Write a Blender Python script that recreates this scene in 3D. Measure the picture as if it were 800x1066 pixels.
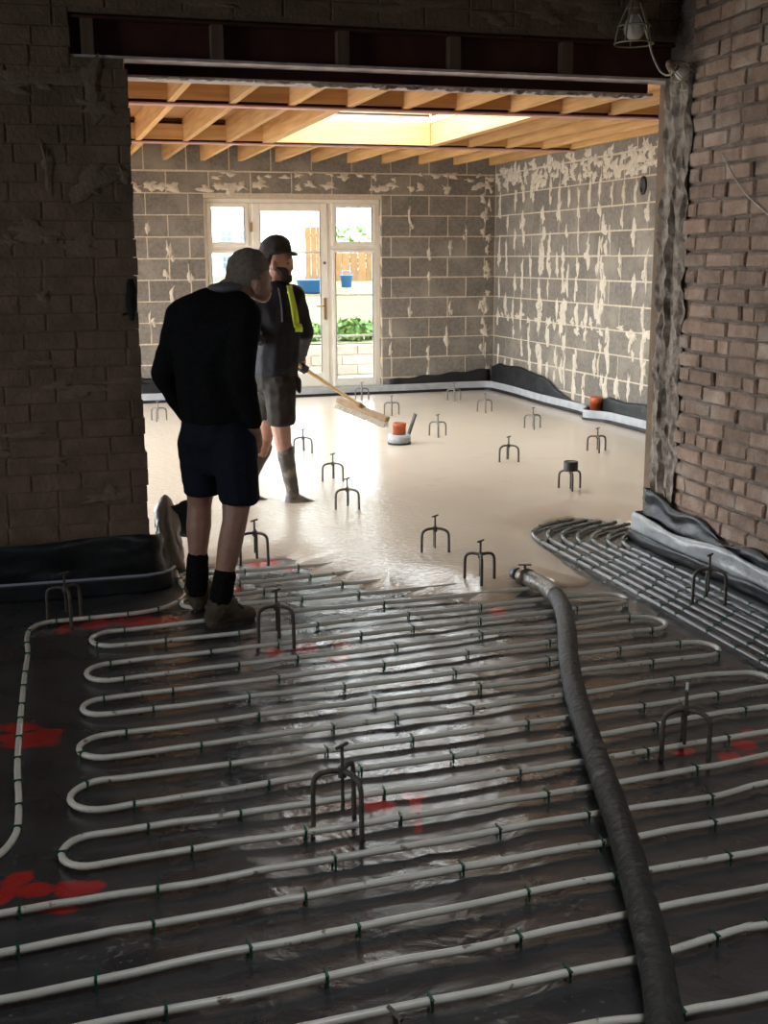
import bpy, bmesh, math, random
import numpy as np
from mathutils import Vector, Matrix, noise, Euler
for o in list(bpy.data.objects): bpy.data.objects.remove(o, do_unlink=True)
SC = bpy.context.scene
COL = SC.collection
rnd = random.Random(7)

# ------------------------------------------------------------------ camera
FPX, YAW, PITCH, ROLL, HCAM = 1217.0, math.radians(16.62), math.radians(12.29), math.radians(-.357), 1.57
def cam_axes():
    f = Vector((math.sin(YAW)*math.cos(PITCH), math.cos(YAW)*math.cos(PITCH), -math.sin(PITCH)))
    r = Vector((math.cos(YAW), -math.sin(YAW), 0)); u = r.cross(f)
    return r*math.cos(ROLL)+u*math.sin(ROLL), u*math.cos(ROLL)-r*math.sin(ROLL), f
CR, CU, CF = cam_axes()
CO = Vector((0, 0, HCAM))
cd = bpy.data.cameras.new('camera'); cam = bpy.data.objects.new('camera', cd); COL.objects.link(cam)
cd.sensor_fit = 'HORIZONTAL'; cd.sensor_width = 36; cd.lens = 36*FPX/800; cd.clip_start = .05; cd.clip_end = 200
cam.matrix_world = Matrix(((CR.x, CU.x, -CF.x, 0), (CR.y, CU.y, -CF.y, 0), (CR.z, CU.z, -CF.z, HCAM), (0, 0, 0, 1)))
SC.camera = cam
# ------------------------------------------------------------------ sky and exposure (overcast day, no sun)
w = bpy.data.worlds.new('World'); SC.world = w; w.use_nodes = True
bg = w.node_tree.nodes['Background']; bg.inputs[0].default_value = (.87, .945, 1.0, 1); bg.inputs[1].default_value = 13.5
SC.view_settings.view_transform = 'Standard'; SC.view_settings.look = 'None'
SC.view_settings.exposure = 0.0; SC.view_settings.gamma = 1; SC.view_settings.use_curve_mapping = False
def portal(name, loc, normal, sx, sy):
    l = bpy.data.lights.new(name, 'AREA'); l.shape = 'RECTANGLE'; l.size = sx; l.size_y = sy; l.energy = 1
    l.cycles.is_portal = True
    o = bpy.data.objects.new(name, l); COL.objects.link(o); o.location = loc
    o.rotation_euler = Vector(normal).to_track_quat('-Z', 'Z' if abs(normal[2]) < .5 else 'Y').to_euler()
    return o
# room dimensions (metres): z 0 = membrane floor of the near room
YO, YB, XR, XB, ZC = 5.65, 12.86, 5.192, 3.25, 2.573
SCZ = .05
portal('portal_garden_door', (2.84, YB+.20, 1.2), (0, -1, 0), 2.0, 2.1)
portal('portal_roof_light', (2.93, 9.5, 3.09), (0, 0, -1), 1.45, 2.35)
portal('portal_side_opening', (-.75, 9.35, 1.0), (1, 0, 0), 2.0, 6.1)
portal('portal_added_window', (-5.95, 2.9, 1.40), (1, 0, 0), 1.5, 1.6)  # for the unseen window opening added to brighten the near room
portal('portal_added_ceiling_hole', (1.1, 1.2, 3.36), (0, 0, -1), 1.1, .9)  # for the unseen ceiling opening added to light the near floor

def W(x, y, ax, v):
    """photo pixel -> point where its ray meets the plane axis=v"""
    d = (x-400)/FPX*CR-(y-533)/FPX*CU+CF
    return CO+d*((v-CO[ax])/d[ax])
FH = Vector((math.sin(YAW), math.cos(YAW), 0)); RH = Vector((math.cos(YAW), -math.sin(YAW), 0)); UP = Vector((0, 0, 1))
def S(x, y, D):
    """photo pixel -> point at horizontal distance D in front of the camera"""
    d = (x-400)/FPX*CR-(y-533)/FPX*CU+CF
    return CO+d*(D/d.dot(FH))

# ------------------------------------------------------------------ helpers
class MB:
    def __init__(s): s.v = []; s.f = []
    def add(s, vs, fs):
        b = len(s.v); s.v += [tuple(v) for v in vs]; s.f += [tuple(i+b for i in f) for f in fs]; return s
    def box(s, x0, x1, y0, y1, z0, z1, M=None):
        vs = [Vector((x, y, z)) for z in (z0, z1) for x, y in ((x0, y0), (x1, y0), (x1, y1), (x0, y1))]
        if M: vs = [M@v for v in vs]
        return s.add(vs, [(3, 2, 1, 0), (4, 5, 6, 7), (0, 1, 5, 4), (1, 2, 6, 5), (2, 3, 7, 6), (3, 0, 4, 7)])
    def bar(s, a, b, wx, wy, up=(0, 0, 1)):
        a, b = Vector(a), Vector(b); d = (b-a); L = d.length; d.normalize(); u = Vector(up)
        if abs(u.dot(d)) > .98: u = Vector((1, 0, 0))
        x = d.cross(u).normalized(); y = x.cross(d)
        M = Matrix((x, d, y)).transposed().to_4x4(); M.translation = a
        return s.box(-wx/2, wx/2, 0, L, -wy/2, wy/2, M)
    def tube(s, pts, r, n=8, cap=True, closed=False):
        pts = [Vector(p) for p in pts]; rs = r if isinstance(r, (list, tuple)) else [r]*len(pts)
        N = len(pts); vs = []; prev = None
        for i, p in enumerate(pts):
            if closed: t = pts[(i+1) % N]-pts[i-1]
            else: t = pts[min(i+1, N-1)]-pts[max(i-1, 0)]
            t.normalize()
            if prev is None:
                a = Vector((0, 0, 1)) if abs(t.z) < .9 else Vector((1, 0, 0)); nx = t.cross(a).normalized()
            else:
                nx = (prev-t*prev.dot(t)).normalized()
            prev = nx; ny = t.cross(nx)
            for k in range(n):
                a = 2*math.pi*k/n; vs.append(p+(nx*math.cos(a)+ny*math.sin(a))*rs[i])
        fs = []
        for i in range(N if closed else N-1):
            j = (i+1) % N
            for k in range(n):
                k2 = (k+1) % n; fs.append((i*n+k, i*n+k2, j*n+k2, j*n+k))
        if cap and not closed: fs += [tuple(range(n))[::-1], tuple(range((N-1)*n, N*n))]
        return s.add(vs, fs)
    def lathe(s, prof, n=24, c=(0, 0, 0), M=None):
        vs = []; c = Vector(c)
        for r, z in prof:
            for k in range(n):
                a = 2*math.pi*k/n; p = Vector((r*math.cos(a), r*math.sin(a), z)); vs.append((M@p if M else p)+c)
        fs = []
        for i in range(len(prof)-1):
            for k in range(n):
                k2 = (k+1) % n; fs.append((i*n+k, i*n+k2, (i+1)*n+k2, (i+1)*n+k))
        fs += [tuple(range(n))[::-1], tuple(range((len(prof)-1)*n, len(prof)*n))]
        return s.add(vs, fs)
    def mesh(s, name, mat, smooth=False):
        me = bpy.data.meshes.new(name); me.from_pydata(s.v, [], s.f)
        if mat: me.materials.append(mat)
        if smooth: me.polygons.foreach_set('use_smooth', [True]*len(me.polygons))
        me.update(); return me
    def build(s, name, mat, parent=None, smooth=False):
        return link(name, s.mesh(name, mat, smooth), parent)
def link(name, me, parent=None, loc=None, rot=None):
    o = bpy.data.objects.new(name, me); COL.objects.link(o)
    if parent is not None: o.parent = parent
    if loc is not None: o.location = loc
    if rot is not None: o.rotation_euler = rot
    return o
def tag(o, label, cat, group=None, kind=None):
    o['label'] = label; o['category'] = cat
    if group: o['group'] = group
    if kind: o['kind'] = kind
    return o
def empty(name, loc, rz=0):
    o = bpy.data.objects.new(name, None); COL.objects.link(o); o.location = loc; o.rotation_euler = (0, 0, rz); o.empty_display_size = .1
    return o
def struct(o, label=None):
    o['kind'] = 'structure'
    if label: o['label'] = label
    return o
def bev(o, wdt=.004, seg=2):
    m = o.modifiers.new('bevel', 'BEVEL'); m.width = wdt; m.segments = seg; m.limit_method = 'ANGLE'; return o
def bake(o):
    dg = bpy.context.evaluated_depsgraph_get(); dg.update(); me = bpy.data.meshes.new_from_object(o.evaluated_get(dg))
    old = o.data; o.modifiers.clear(); o.data = me; bpy.data.meshes.remove(old); return o
def crom(pts, n=8, closed=False):
    pts = [Vector(p) for p in pts]; out = []
    N = len(pts)
    for i in range(N if closed else N-1):
        if closed: p0, p1, p2, p3 = pts[i-1], pts[i], pts[(i+1) % N], pts[(i+2) % N]
        else: p0, p1, p2, p3 = pts[max(i-1, 0)], pts[i], pts[i+1], pts[min(i+2, N-1)]
        for k in range(n):
            t = k/n
            out.append(.5*((2*p1)+(p2-p0)*t+(2*p0-5*p1+4*p2-p3)*t*t+(3*p1-p0-3*p2+p3)*t**3))
    if not closed: out.append(pts[-1])
    return out
def nz(x, y, z=0, s=1.0): return noise.noise(Vector((x*s, y*s, z*s)))
def fb(x, y, z=0, s=1.0, o=4): return noise.fractal(Vector((x*s, y*s, z*s)), 1.0, 2.0, o)
def grid(fn, us, vs, name, mat, parent=None, smooth=True):
    V = [fn(u, v) for v in vs for u in us]; n = len(us)
    F = [(j*n+i, j*n+i+1, (j+1)*n+i+1, (j+1)*n+i) for j in range(len(vs)-1) for i in range(n-1)]
    m = MB(); m.add(V, F); return m.build(name, mat, parent, smooth)
def lin(a, b, n): return [a+(b-a)*i/(n-1) for i in range(n)]

# ------------------------------------------------------------------ materials
def mat(name, c1, c2=None, rough=.6, scale=20, bump=0, bscale=60, metal=0, spec=.5, detail=5, lo=.35, hi=.65, c3=None, s3=3, l3=.5, h3=.6, coat=0, objvar=0, rough2=None):
    m = bpy.data.materials.new(name); m.use_nodes = True; nt = m.node_tree; N = nt.nodes; L = nt.links
    p = N['Principled BSDF']; p.inputs['Roughness'].default_value = rough; p.inputs['Metallic'].default_value = metal
    p.inputs['Specular IOR Level'].default_value = spec
    if coat: p.inputs['Coat Weight'].default_value = coat; p.inputs['Coat Roughness'].default_value = .08
    geo = N.new('ShaderNodeNewGeometry'); out = None
    def tex(sc, det): 
        t = N.new('ShaderNodeTexNoise'); t.inputs['Scale'].default_value = sc; t.inputs['Detail'].default_value = det; L.new(geo.outputs['Position'], t.inputs['Vector']); return t
    if c2 is None:
        p.inputs['Base Color'].default_value = (*c1, 1)
        rgb = N.new('ShaderNodeRGB'); rgb.outputs[0].default_value = (*c1, 1); out = rgb.outputs[0]
    else:
        t = tex(scale, detail); r = N.new('ShaderNodeValToRGB'); r.color_ramp.elements[0].position = lo; r.color_ramp.elements[1].position = hi
        r.color_ramp.elements[0].color = (*c1, 1); r.color_ramp.elements[1].color = (*c2, 1); L.new(t.outputs['Fac'], r.inputs['Fac']); out = r.outputs[0]
        if rough2 is not None:
            mr = N.new('ShaderNodeMapRange'); mr.inputs['From Min'].default_value = lo; mr.inputs['From Max'].default_value = hi
            mr.inputs['To Min'].default_value = rough; mr.inputs['To Max'].default_value = rough2; L.new(t.outputs['Fac'], mr.inputs['Value']); L.new(mr.outputs[0], p.inputs['Roughness'])
    if c3 is not None:
        t3 = tex(s3, 4); mr = N.new('ShaderNodeMapRange'); mr.inputs['From Min'].default_value = l3; mr.inputs['From Max'].default_value = h3
        L.new(t3.outputs['Fac'], mr.inputs['Value']); mx = N.new('ShaderNodeMix'); mx.data_type = 'RGBA'
        L.new(mr.outputs[0], mx.inputs['Factor']); L.new(out, mx.inputs['A']); mx.inputs['B'].default_value = (*c3, 1); out = mx.outputs['Result']
    if objvar:
        oi = N.new('ShaderNodeObjectInfo'); mr = N.new('ShaderNodeMapRange'); mr.inputs['To Min'].default_value = 1-objvar; mr.inputs['To Max'].default_value = 1+objvar
        L.new(oi.outputs['Random'], mr.inputs['Value']); hs = N.new('ShaderNodeHueSaturation'); L.new(mr.outputs[0], hs.inputs['Value']); L.new(out, hs.inputs['Color']); out = hs.outputs[0]
    L.new(out, p.inputs['Base Color'])
    if bump:
        b = N.new('ShaderNodeBump'); b.inputs['Strength'].default_value = bump; b.inputs['Distance'].default_value = .02
        t = tex(bscale, 6); L.new(t.outputs['Fac'], b.inputs['Height']); L.new(b.outputs[0], p.inputs['Normal'])
    m['p'] = 1
    return m
M = {}
M['brick'] = mat('brick', (.30, .20, .145), (.205, .132, .093), .9, 14, .5, 70, c3=(.35, .275, .215), s3=5, l3=.5, h3=.68, objvar=.25)
M['brick_mortar'] = mat('brick_mortar', (.20, .155, .125), (.12, .09, .075), .95, 12, .8, 60)
M['limewash'] = mat('limewash_brick', (.215, .145, .095), (.16, .106, .069), .9, 9, .35, 50, c3=(.12, .08, .053), s3=3.0, l3=.55, h3=.7, objvar=.06)
M['lime_mortar'] = mat('lime_mortar', (.195, .132, .087), (.15, .10, .067), .95, 10, .5, 50)
M['plaster'] = mat('plaster_patch', (.235, .17, .118), (.19, .135, .092), .9, 25, .3, 60)
M['rough_mortar'] = mat('rough_mortar', (.30, .25, .20), (.15, .115, .09), .95, 16, .6, 45, lo=.4, hi=.6)
M['block'] = mat('concrete_block', (.245, .213, .178), (.172, .149, .123), .95, 30, .5, 160, c3=(.30, .26, .21), s3=3, l3=.5, h3=.7, objvar=.10)
M['block_mortar'] = mat('block_mortar', (.64, .53, .40), (.53, .435, .325), .95, 30, .4, 90)
M['smear'] = mat('mortar_smear', (.66, .58, .47), (.55, .47, .37), .95, 30, .4, 80)
M['steel_red'] = mat('red_oxide_steel', (.085, .026, .018), (.055, .017, .013), .55, 8)
M['steel_edge'] = mat('red_primer_flange', (.62, .37, .34), (.48, .25, .22), .5, 10)
M['steel_pale'] = mat('pale_steel_flange', (.74, .65, .64), (.50, .42, .41), .6, 14)  # lower flange colour, paler than the web
M['foam'] = mat('edge_foam', (.44, .445, .455), (.35, .355, .365), .6, 12, .15, 40)
M['dpm'] = mat('black_membrane', (.012, .0125, .014), (.020, .021, .022), .36, 6, .25, 22, rough2=.55, spec=.35)
M['foil'] = mat('grey_foil', (.36, .36, .36), (.25, .25, .25), .35, 10, .3, 30)
M['pipe'] = mat('white_plastic_pipe', (.82, .775, .69), (.72, .665, .575), .28, 14, c3=(.24, .17, .12), s3=26, l3=.66, h3=.72)
M['clip'] = mat('green_clip', (.006, .085, .045), rough=.45)
M['pipe_dark'] = mat('grey_manifold_pipe', (.20, .20, .205), (.14, .14, .142), .22, 12)
M['hose'] = mat('rubber_hose', (.020, .020, .020), (.036, .034, .032), .55, 30, .5, 40, c3=(.13, .115, .10), s3=16, l3=.60, h3=.72)
M['hose_wet'] = mat('screed_splashed_hose', (.30, .25, .20), (.10, .085, .07), .3, 26, .4, 50)
M['clamp'] = mat('clamp_metal', (.18, .15, .12), rough=.4, metal=.8)
M['iron'] = mat('weathered_iron', (.060, .052, .044), (.11, .085, .062), .55, 60, .2, 200)
M['iron_dusty'] = mat('grey_iron', (.13, .12, .105), (.20, .17, .14), .55, 60)
M['white_tip'] = mat('white_tip', (.85, .85, .82), rough=.5)
M['black_cap'] = mat('black_cup', (.012, .012, .012), rough=.5)
M['orange'] = mat('terracotta_plastic', (.50, .115, .035), (.42, .09, .03), .4, 15)
M['grey_plastic'] = mat('dark_grey_plastic', (.05, .052, .055), rough=.45)
M['pvc'] = mat('white_pvc', (.86, .81, .71), (.80, .74, .64), .35, 8)
M['handle_metal'] = mat('brass_handle', (.55, .36, .15), rough=.3, metal=.9)
M['gasket'] = mat('gasket', (.10, .10, .10), rough=.6)
M['skin'] = mat('skin', (.46, .26, .19), (.40, .215, .155), .5, 30, .05, 120)
M['hair_grey'] = mat('short_grey_hair', (.37, .295, .235), (.25, .195, .15), .8, 60, .8, 260)
M['beard'] = mat('dark_beard', (.045, .028, .02), (.07, .045, .03), .85, 80, .8, 300)
M['jumper'] = mat('black_jumper', (.006, .006, .007), (.010, .010, .011), .95, 60, .3, 300, spec=.15)
M['collar'] = mat('grey_collar', (.16, .16, .17), rough=.9)
M['shorts_navy'] = mat('navy_shorts', (.009, .011, .020), (.013, .015, .026), .9, 40, .2, 200, spec=.2)
M['jacket'] = mat('black_jacket', (.008, .008, .011), (.014, .014, .018), .75, 30, .2, 150, spec=.3)
M['shorts_dark'] = mat('charcoal_shorts', (.030, .026, .023), (.05, .043, .037), .9, 20, .2, 150, spec=.2)
M['hivis'] = mat('hi_vis_yellow', (.62, .80, .06), rough=.6)
M['glove'] = mat('black_glove', (.014, .014, .016), (.03, .03, .034), .75, 50)
M['cap'] = mat('dark_cap', (.020, .019, .019), (.033, .031, .030), .85, 40)
M['boot'] = mat('brown_suede_boot', (.105, .075, .048), (.07, .05, .032), .85, 24, .4, 100)
M['sole'] = mat('boot_sole', (.035, .028, .022), rough=.8)
M['lace'] = mat('boot_lace', (.035, .025, .018), rough=.9)
M['sock'] = mat('black_sock', (.006, .006, .006), (.012, .012, .012), .95, 90, .4, 220, spec=.1)
M['wellie'] = mat('screed_splashed_boot', (.10, .092, .082), (.06, .055, .05), .5, 16, .2, 60, c3=(.30, .25, .19), s3=9, l3=.55, h3=.7)
M['brush_wood'] = mat('brush_wood', (.34, .21, .10), (.25, .15, .07), .6, 20)
M['bristle'] = mat('pale_bristle', (.66, .60, .50), (.55, .48, .38), .7, 90)
M['white_paint'] = mat('white_render', (.80, .80, .79), (.74, .74, .73), .8, 6)
M['slate'] = mat('slate_grey', (.22, .24, .26), rough=.6)
M['win_dark'] = mat('dark_window', (.10, .12, .14), rough=.1)
M['gravel'] = mat('garden_gravel', (.36, .31, .235), (.27, .23, .175), .95, 40, .5, 80)
M['lawn'] = mat('lawn', (.105, .11, .04), (.155, .14, .07), .95, 14, .4, 60)
M['leaf'] = mat('leaf', (.07, .17, .03), (.15, .25, .06), .6, 6)
M['fence'] = mat('orange_timber', (.17, .085, .026), (.13, .063, .019), .8, 9, .2, 40, objvar=.15)
M['blue'] = mat('blue_plastic', (.02, .10, .26), rough=.4)
M['cable'] = mat('pale_cable', (.45, .42, .36), rough=.6)
M['bulb'] = mat('unlit_opal_bulb', (.62, .59, .54), rough=.25)
M['cage'] = mat('wire_cage', (.34, .31, .20), rough=.5)
M['holder'] = mat('lamp_holder', (.20, .12, .08), rough=.6)
M['black_rag'] = mat('black_cloth', (.006, .006, .006), rough=.9)
M['ceiling_dark'] = mat('old_ceiling', (.13, .105, .085), (.09, .07, .06), .95, 6)

def wood(name, a, b, axis, rough=.6, bright=None):
    m = mat(name, a, b, rough); nt = m.node_tree; N = nt.nodes; L = nt.links
    t = [n for n in N if n.type == 'TEX_NOISE'][0]; g = [n for n in N if n.type == 'NEW_GEOMETRY'][0]
    mp = N.new('ShaderNodeMapping'); sc = [14, 14, 14]; sc[axis] = .9; mp.inputs['Scale'].default_value = sc
    L.new(g.outputs['Position'], mp.inputs['Vector']); L.new(mp.outputs[0], t.inputs['Vector']); t.inputs['Scale'].default_value = 2.5
    oi = N.new('ShaderNodeObjectInfo'); mr = N.new('ShaderNodeMapRange'); mr.inputs['To Min'].default_value = .82; mr.inputs['To Max'].default_value = 1.15
    L.new(oi.outputs['Random'], mr.inputs['Value']); hs = N.new('ShaderNodeHueSaturation'); L.new(mr.outputs[0], hs.inputs['Value'])
    p = N['Principled BSDF']; src = p.inputs['Base Color'].links[0].from_socket; L.new(src, hs.inputs['Color']); L.new(hs.outputs[0], p.inputs['Base Color'])
    return m
M['joist'] = wood('pine_joist', (.70, .41, .17), (.55, .30, .11), 1)
M['joist_x'] = wood('pine_trimmer', (.70, .42, .18), (.56, .31, .12), 0)
M['ply'] = wood('roof_ply', (.46, .24, .09), (.36, .18, .065), 0)
M['ply_pale'] = wood('pale_ply', (.66, .51, .33), (.56, .42, .26), 0)
M['packer'] = wood('old_timber_packer', (.19, .125, .085), (.13, .085, .06), 2)
M['handle'] = wood('ash_handle', (.72, .55, .28), (.60, .43, .20), 0)

def glass_mat():
    m = bpy.data.materials.new('window_glass'); m.use_nodes = True; nt = m.node_tree; N = nt.nodes; L = nt.links
    N.remove(N['Principled BSDF']); t = N.new('ShaderNodeBsdfTransparent'); g = N.new('ShaderNodeBsdfGlossy'); g.inputs['Roughness'].default_value = .02
    t.inputs[0].default_value = (.92, .935, .93, 1); lw = N.new('ShaderNodeLayerWeight'); lw.inputs['Blend'].default_value = .5; fr = N.new('ShaderNodeMath'); fr.operation = 'POWER'; fr.inputs[1].default_value = 5; L.new(lw.outputs['Facing'], fr.inputs[0])
    ad = N.new('ShaderNodeMath'); ad.operation = 'MULTIPLY_ADD'; ad.inputs[1].default_value = .8; ad.inputs[2].default_value = .03; L.new(fr.outputs[0], ad.inputs[0]); fr = ad
    mx = N.new('ShaderNodeMixShader'); L.new(fr.outputs[0], mx.inputs[0]); L.new(t.outputs[0], mx.inputs[1]); L.new(g.outputs[0], mx.inputs[2])
    L.new(mx.outputs[0], N['Material Output'].inputs[0]); return m
M['glass'] = glass_mat()

# wet screed: glossy, beige, ripples
def screed_mat():
    m = mat('wet_screed', (.69, .575, .455), (.63, .515, .40), .16, 2.2, 0, spec=.5, rough2=.24, c3=(.60, .49, .38), s3=4, l3=.6, h3=.8)
    nt = m.node_tree; N = nt.nodes; L = nt.links; p = N['Principled BSDF']; g = [n for n in N if n.type == 'NEW_GEOMETRY'][0]
    mp = N.new('ShaderNodeMapping'); mp.inputs['Rotation'].default_value = (0, 0, .3); mp.inputs['Scale'].default_value = (1, 2.2, 1); L.new(g.outputs['Position'], mp.inputs['Vector'])
    t = N.new('ShaderNodeTexNoise'); t.inputs['Scale'].default_value = 22; t.inputs['Detail'].default_value = 3; L.new(mp.outputs[0], t.inputs['Vector'])
    # disturbed (rippled) where it has just been poured and brushed, calm on the right
    t2 = N.new('ShaderNodeTexNoise'); t2.inputs['Scale'].default_value = .8; L.new(g.outputs['Position'], t2.inputs['Vector'])
    sx = N.new('ShaderNodeSeparateXYZ'); L.new(g.outputs['Position'], sx.inputs[0])
    mr = N.new('ShaderNodeMapRange'); mr.inputs['From Min'].default_value = 2.6; mr.inputs['From Max'].default_value = 1.5; mr.inputs['To Min'].default_value = .08; mr.inputs['To Max'].default_value = 1.1
    L.new(sx.outputs['X'], mr.inputs['Value'])
    mu = N.new('ShaderNodeMath'); mu.operation = 'MULTIPLY'; L.new(mr.outputs[0], mu.inputs[0]); L.new(t2.outputs['Fac'], mu.inputs[1])
    b = N.new('ShaderNodeBump'); b.inputs['Distance'].default_value = .012; L.new(mu.outputs[0], b.inputs['Strength']); L.new(t.outputs['Fac'], b.inputs['Height']); L.new(b.outputs[0], p.inputs['Normal'])
    return m
M['screed'] = screed_mat()

# floor membrane with red spray-paint marks
def floor_mat():
    m = mat('floor_membrane', (.032, .032, .035), (.050, .049, .050), .23, 5, 0, rough2=.38, spec=1.0, coat=.3, c3=(.062, .062, .062), s3=7, l3=.60, h3=.78)
    nt = m.node_tree; N = nt.nodes; L = nt.links; p = N['Principled BSDF']; g = [n for n in N if n.type == 'NEW_GEOMETRY'][0]
    p.inputs['Coat Roughness'].default_value = .22; p.inputs['Coat IOR'].default_value = 1.75
    base = p.inputs['Base Color'].links[0].from_socket
    # dried splashes
    t = N.new('ShaderNodeTexNoise'); t.inputs['Scale'].default_value = 42; t.inputs['Detail'].default_value = 3; L.new(g.outputs['Position'], t.inputs['Vector'])
    tb = N.new('ShaderNodeTexNoise'); tb.inputs['Scale'].default_value = 3.1; L.new(g.outputs['Position'], tb.inputs['Vector'])
    ad = N.new('ShaderNodeMath'); ad.operation = 'MULTIPLY'; L.new(t.outputs['Fac'], ad.inputs[0]); L.new(tb.outputs['Fac'], ad.inputs[1])
    mr = N.new('ShaderNodeMapRange'); mr.inputs['From Min'].default_value = .385; mr.inputs['From Max'].default_value = .43; mr.inputs['To Max'].default_value = .6; L.new(ad.outputs[0], mr.inputs['Value'])
    mx = N.new('ShaderNodeMix'); mx.data_type = 'RGBA'; L.new(mr.outputs[0], mx.inputs['Factor']); L.new(base, mx.inputs['A']); mx.inputs['B'].default_value = (.26, .225, .18, 1); base = mx.outputs['Result']
    # spray marks: (pixel centre, half sizes in px along x,y) -> ellipses on the floor
    marks = [(30, 770, 32, 8), (20, 758, 22, 5), (48, 764, 16, 5), (20, 915, 14, 8), (36, 926, 18, 9), (8, 930, 9, 12), (82, 924, 24, 9), (55, 946, 22, 6),
             (150, 647, 32, 5), (100, 650, 16, 5), (68, 655, 10, 5), (285, 679, 10, 5), (319, 674, 12, 5), (352, 683, 14, 5), (357, 672, 10, 3),
             (273, 586, 16, 4), (300, 592, 9, 3), (247, 613, 6, 4), (519, 637, 8, 4), (395, 840, 17, 6), (347, 836, 30, 3), (434, 845, 6, 18), (430, 828, 14, 4),
             (706, 781, 14, 5), (775, 775, 13, 6), (760, 788, 12, 5), (790, 789, 14, 5), (786, 764, 10, 4), (240, 600, 8, 3)]
    nt2 = N.new('ShaderNodeTexNoise'); nt2.inputs['Scale'].default_value = 16; nt2.inputs['Detail'].default_value = 3; L.new(g.outputs['Position'], nt2.inputs['Vector'])
    acc = None
    for (x, y, hx, hy) in marks:
        c = W(x, y, 2, 0); ax = (W(x+hx, y, 2, 0)-c).length; ay = (W(x, y-hy, 2, 0)-W(x, y+hy, 2, 0)).length/2
        mp = N.new('ShaderNodeMapping'); mp.vector_type = 'TEXTURE'; mp.inputs['Location'].default_value = c; mp.inputs['Rotation'].default_value = (0, 0, -YAW); mp.inputs['Scale'].default_value = (ax, ay, 1)
        L.new(g.outputs['Position'], mp.inputs['Vector']); ln = N.new('ShaderNodeVectorMath'); ln.operation = 'LENGTH'; L.new(mp.outputs[0], ln.inputs[0])
        if acc is None: acc = ln.outputs['Value']
        else:
            mn = N.new('ShaderNodeMath'); mn.operation = 'MINIMUM'; L.new(acc, mn.inputs[0]); L.new(ln.outputs['Value'], mn.inputs[1]); acc = mn.outputs[0]
    sb = N.new('ShaderNodeMath'); sb.operation = 'MULTIPLY_ADD'; L.new(nt2.outputs['Fac'], sb.inputs[0]); sb.inputs[1].default_value = 1.3; L.new(acc, sb.inputs[2])
    mr = N.new('ShaderNodeMapRange'); mr.inputs['From Min'].default_value = 1.85; mr.inputs['From Max'].default_value = 1.5; mr.inputs['To Max'].default_value = .92; L.new(sb.outputs[0], mr.inputs['Value'])
    mx = N.new('ShaderNodeMix'); mx.data_type = 'RGBA'; L.new(mr.outputs[0], mx.inputs['Factor']); L.new(base, mx.inputs['A']); mx.inputs['B'].default_value = (.55, .02, .018, 1)
    L.new(mx.outputs['Result'], p.inputs['Base Color'])
    # crinkles
    b = N.new('ShaderNodeBump'); b.inputs['Strength'].default_value = .38; b.inputs['Distance'].default_value = .02
    t1 = N.new('ShaderNodeTexNoise'); t1.inputs['Scale'].default_value = 6; t1.inputs['Detail'].default_value = 5; t1.inputs['Distortion'].default_value = .8; L.new(g.outputs['Position'], t1.inputs['Vector'])
    t2 = N.new('ShaderNodeTexNoise'); t2.inputs['Scale'].default_value = 55; t2.inputs['Detail'].default_value = 4; L.new(g.outputs['Position'], t2.inputs['Vector'])
    ma = N.new('ShaderNodeMath'); ma.operation = 'MULTIPLY_ADD'; L.new(t2.outputs['Fac'], ma.inputs[0]); ma.inputs[1].default_value = .12; L.new(t1.outputs['Fac'], ma.inputs[2])
    L.new(ma.outputs[0], b.inputs['Height']); L.new(b.outputs[0], p.inputs['Normal']); L.new(b.outputs[0], p.inputs['Coat Normal'])
    return m
M['floor'] = floor_mat()
# ------------------------------------------------------------------ floors
def floor_h(x, y):
    return .0045*fb(x, y, 3.1, 3.6, 3)+.004*max(0, 1-abs(nz(x*.9+y*.35, y*.5, 7.7, 2.2))*6)
fl = grid(lambda x, y: (x, y, floor_h(x, y)), [-6, -5, -4, -3, -2.2]+lin(-1.6, 3.25, 200), lin(-2.2, 1.2, 40)[:-1]+lin(1.2, 6.4, 210), 'floor', M['floor']); struct(fl, 'dark grey plastic membrane floor with red spray marks')
sub = MB().box(-6.0, 5.5, -2.2, 13.1, -.25, -.02).build('floor_slab', M['brick_mortar'], fl)

# screed: liquid sheet that thins out to nothing along its poured edge
edge_px = [(150, 602), (172, 598), (196, 590), (225, 587), (262, 583), (300, 579), (309, 582), (306, 588), (325, 590), (323, 596), (346, 597), (343, 604), (372, 606), (384, 613),
           (404, 616), (428, 611), (421, 619), (433, 622), (470, 618), (478, 622), (495, 626), (514, 626), (534, 621), (546, 613), (560, 608), (580, 608), (598, 609), (610, 607), (615, 602),
           (606, 597), (594, 589), (580, 578), (571, 571), (561, 563), (556, 555), (560, 547), (572, 541), (596, 537), (618, 538.5), (640, 540), (656, 542), (664, 548), (672, 552)]
epoly = [W(x, y, 2, .012) for x, y in edge_px]
epoly = [Vector((.36, 5.75, 0))]+epoly+[Vector((3.40, 5.85, 0)), Vector((5.3, 6.0, 0)), Vector((5.3, 13.0, 0)), Vector((-.8, 13.0, 0)), Vector((-.8, 6.0, 0))]
ep = np.array([(p.x, p.y) for p in epoly])
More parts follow.
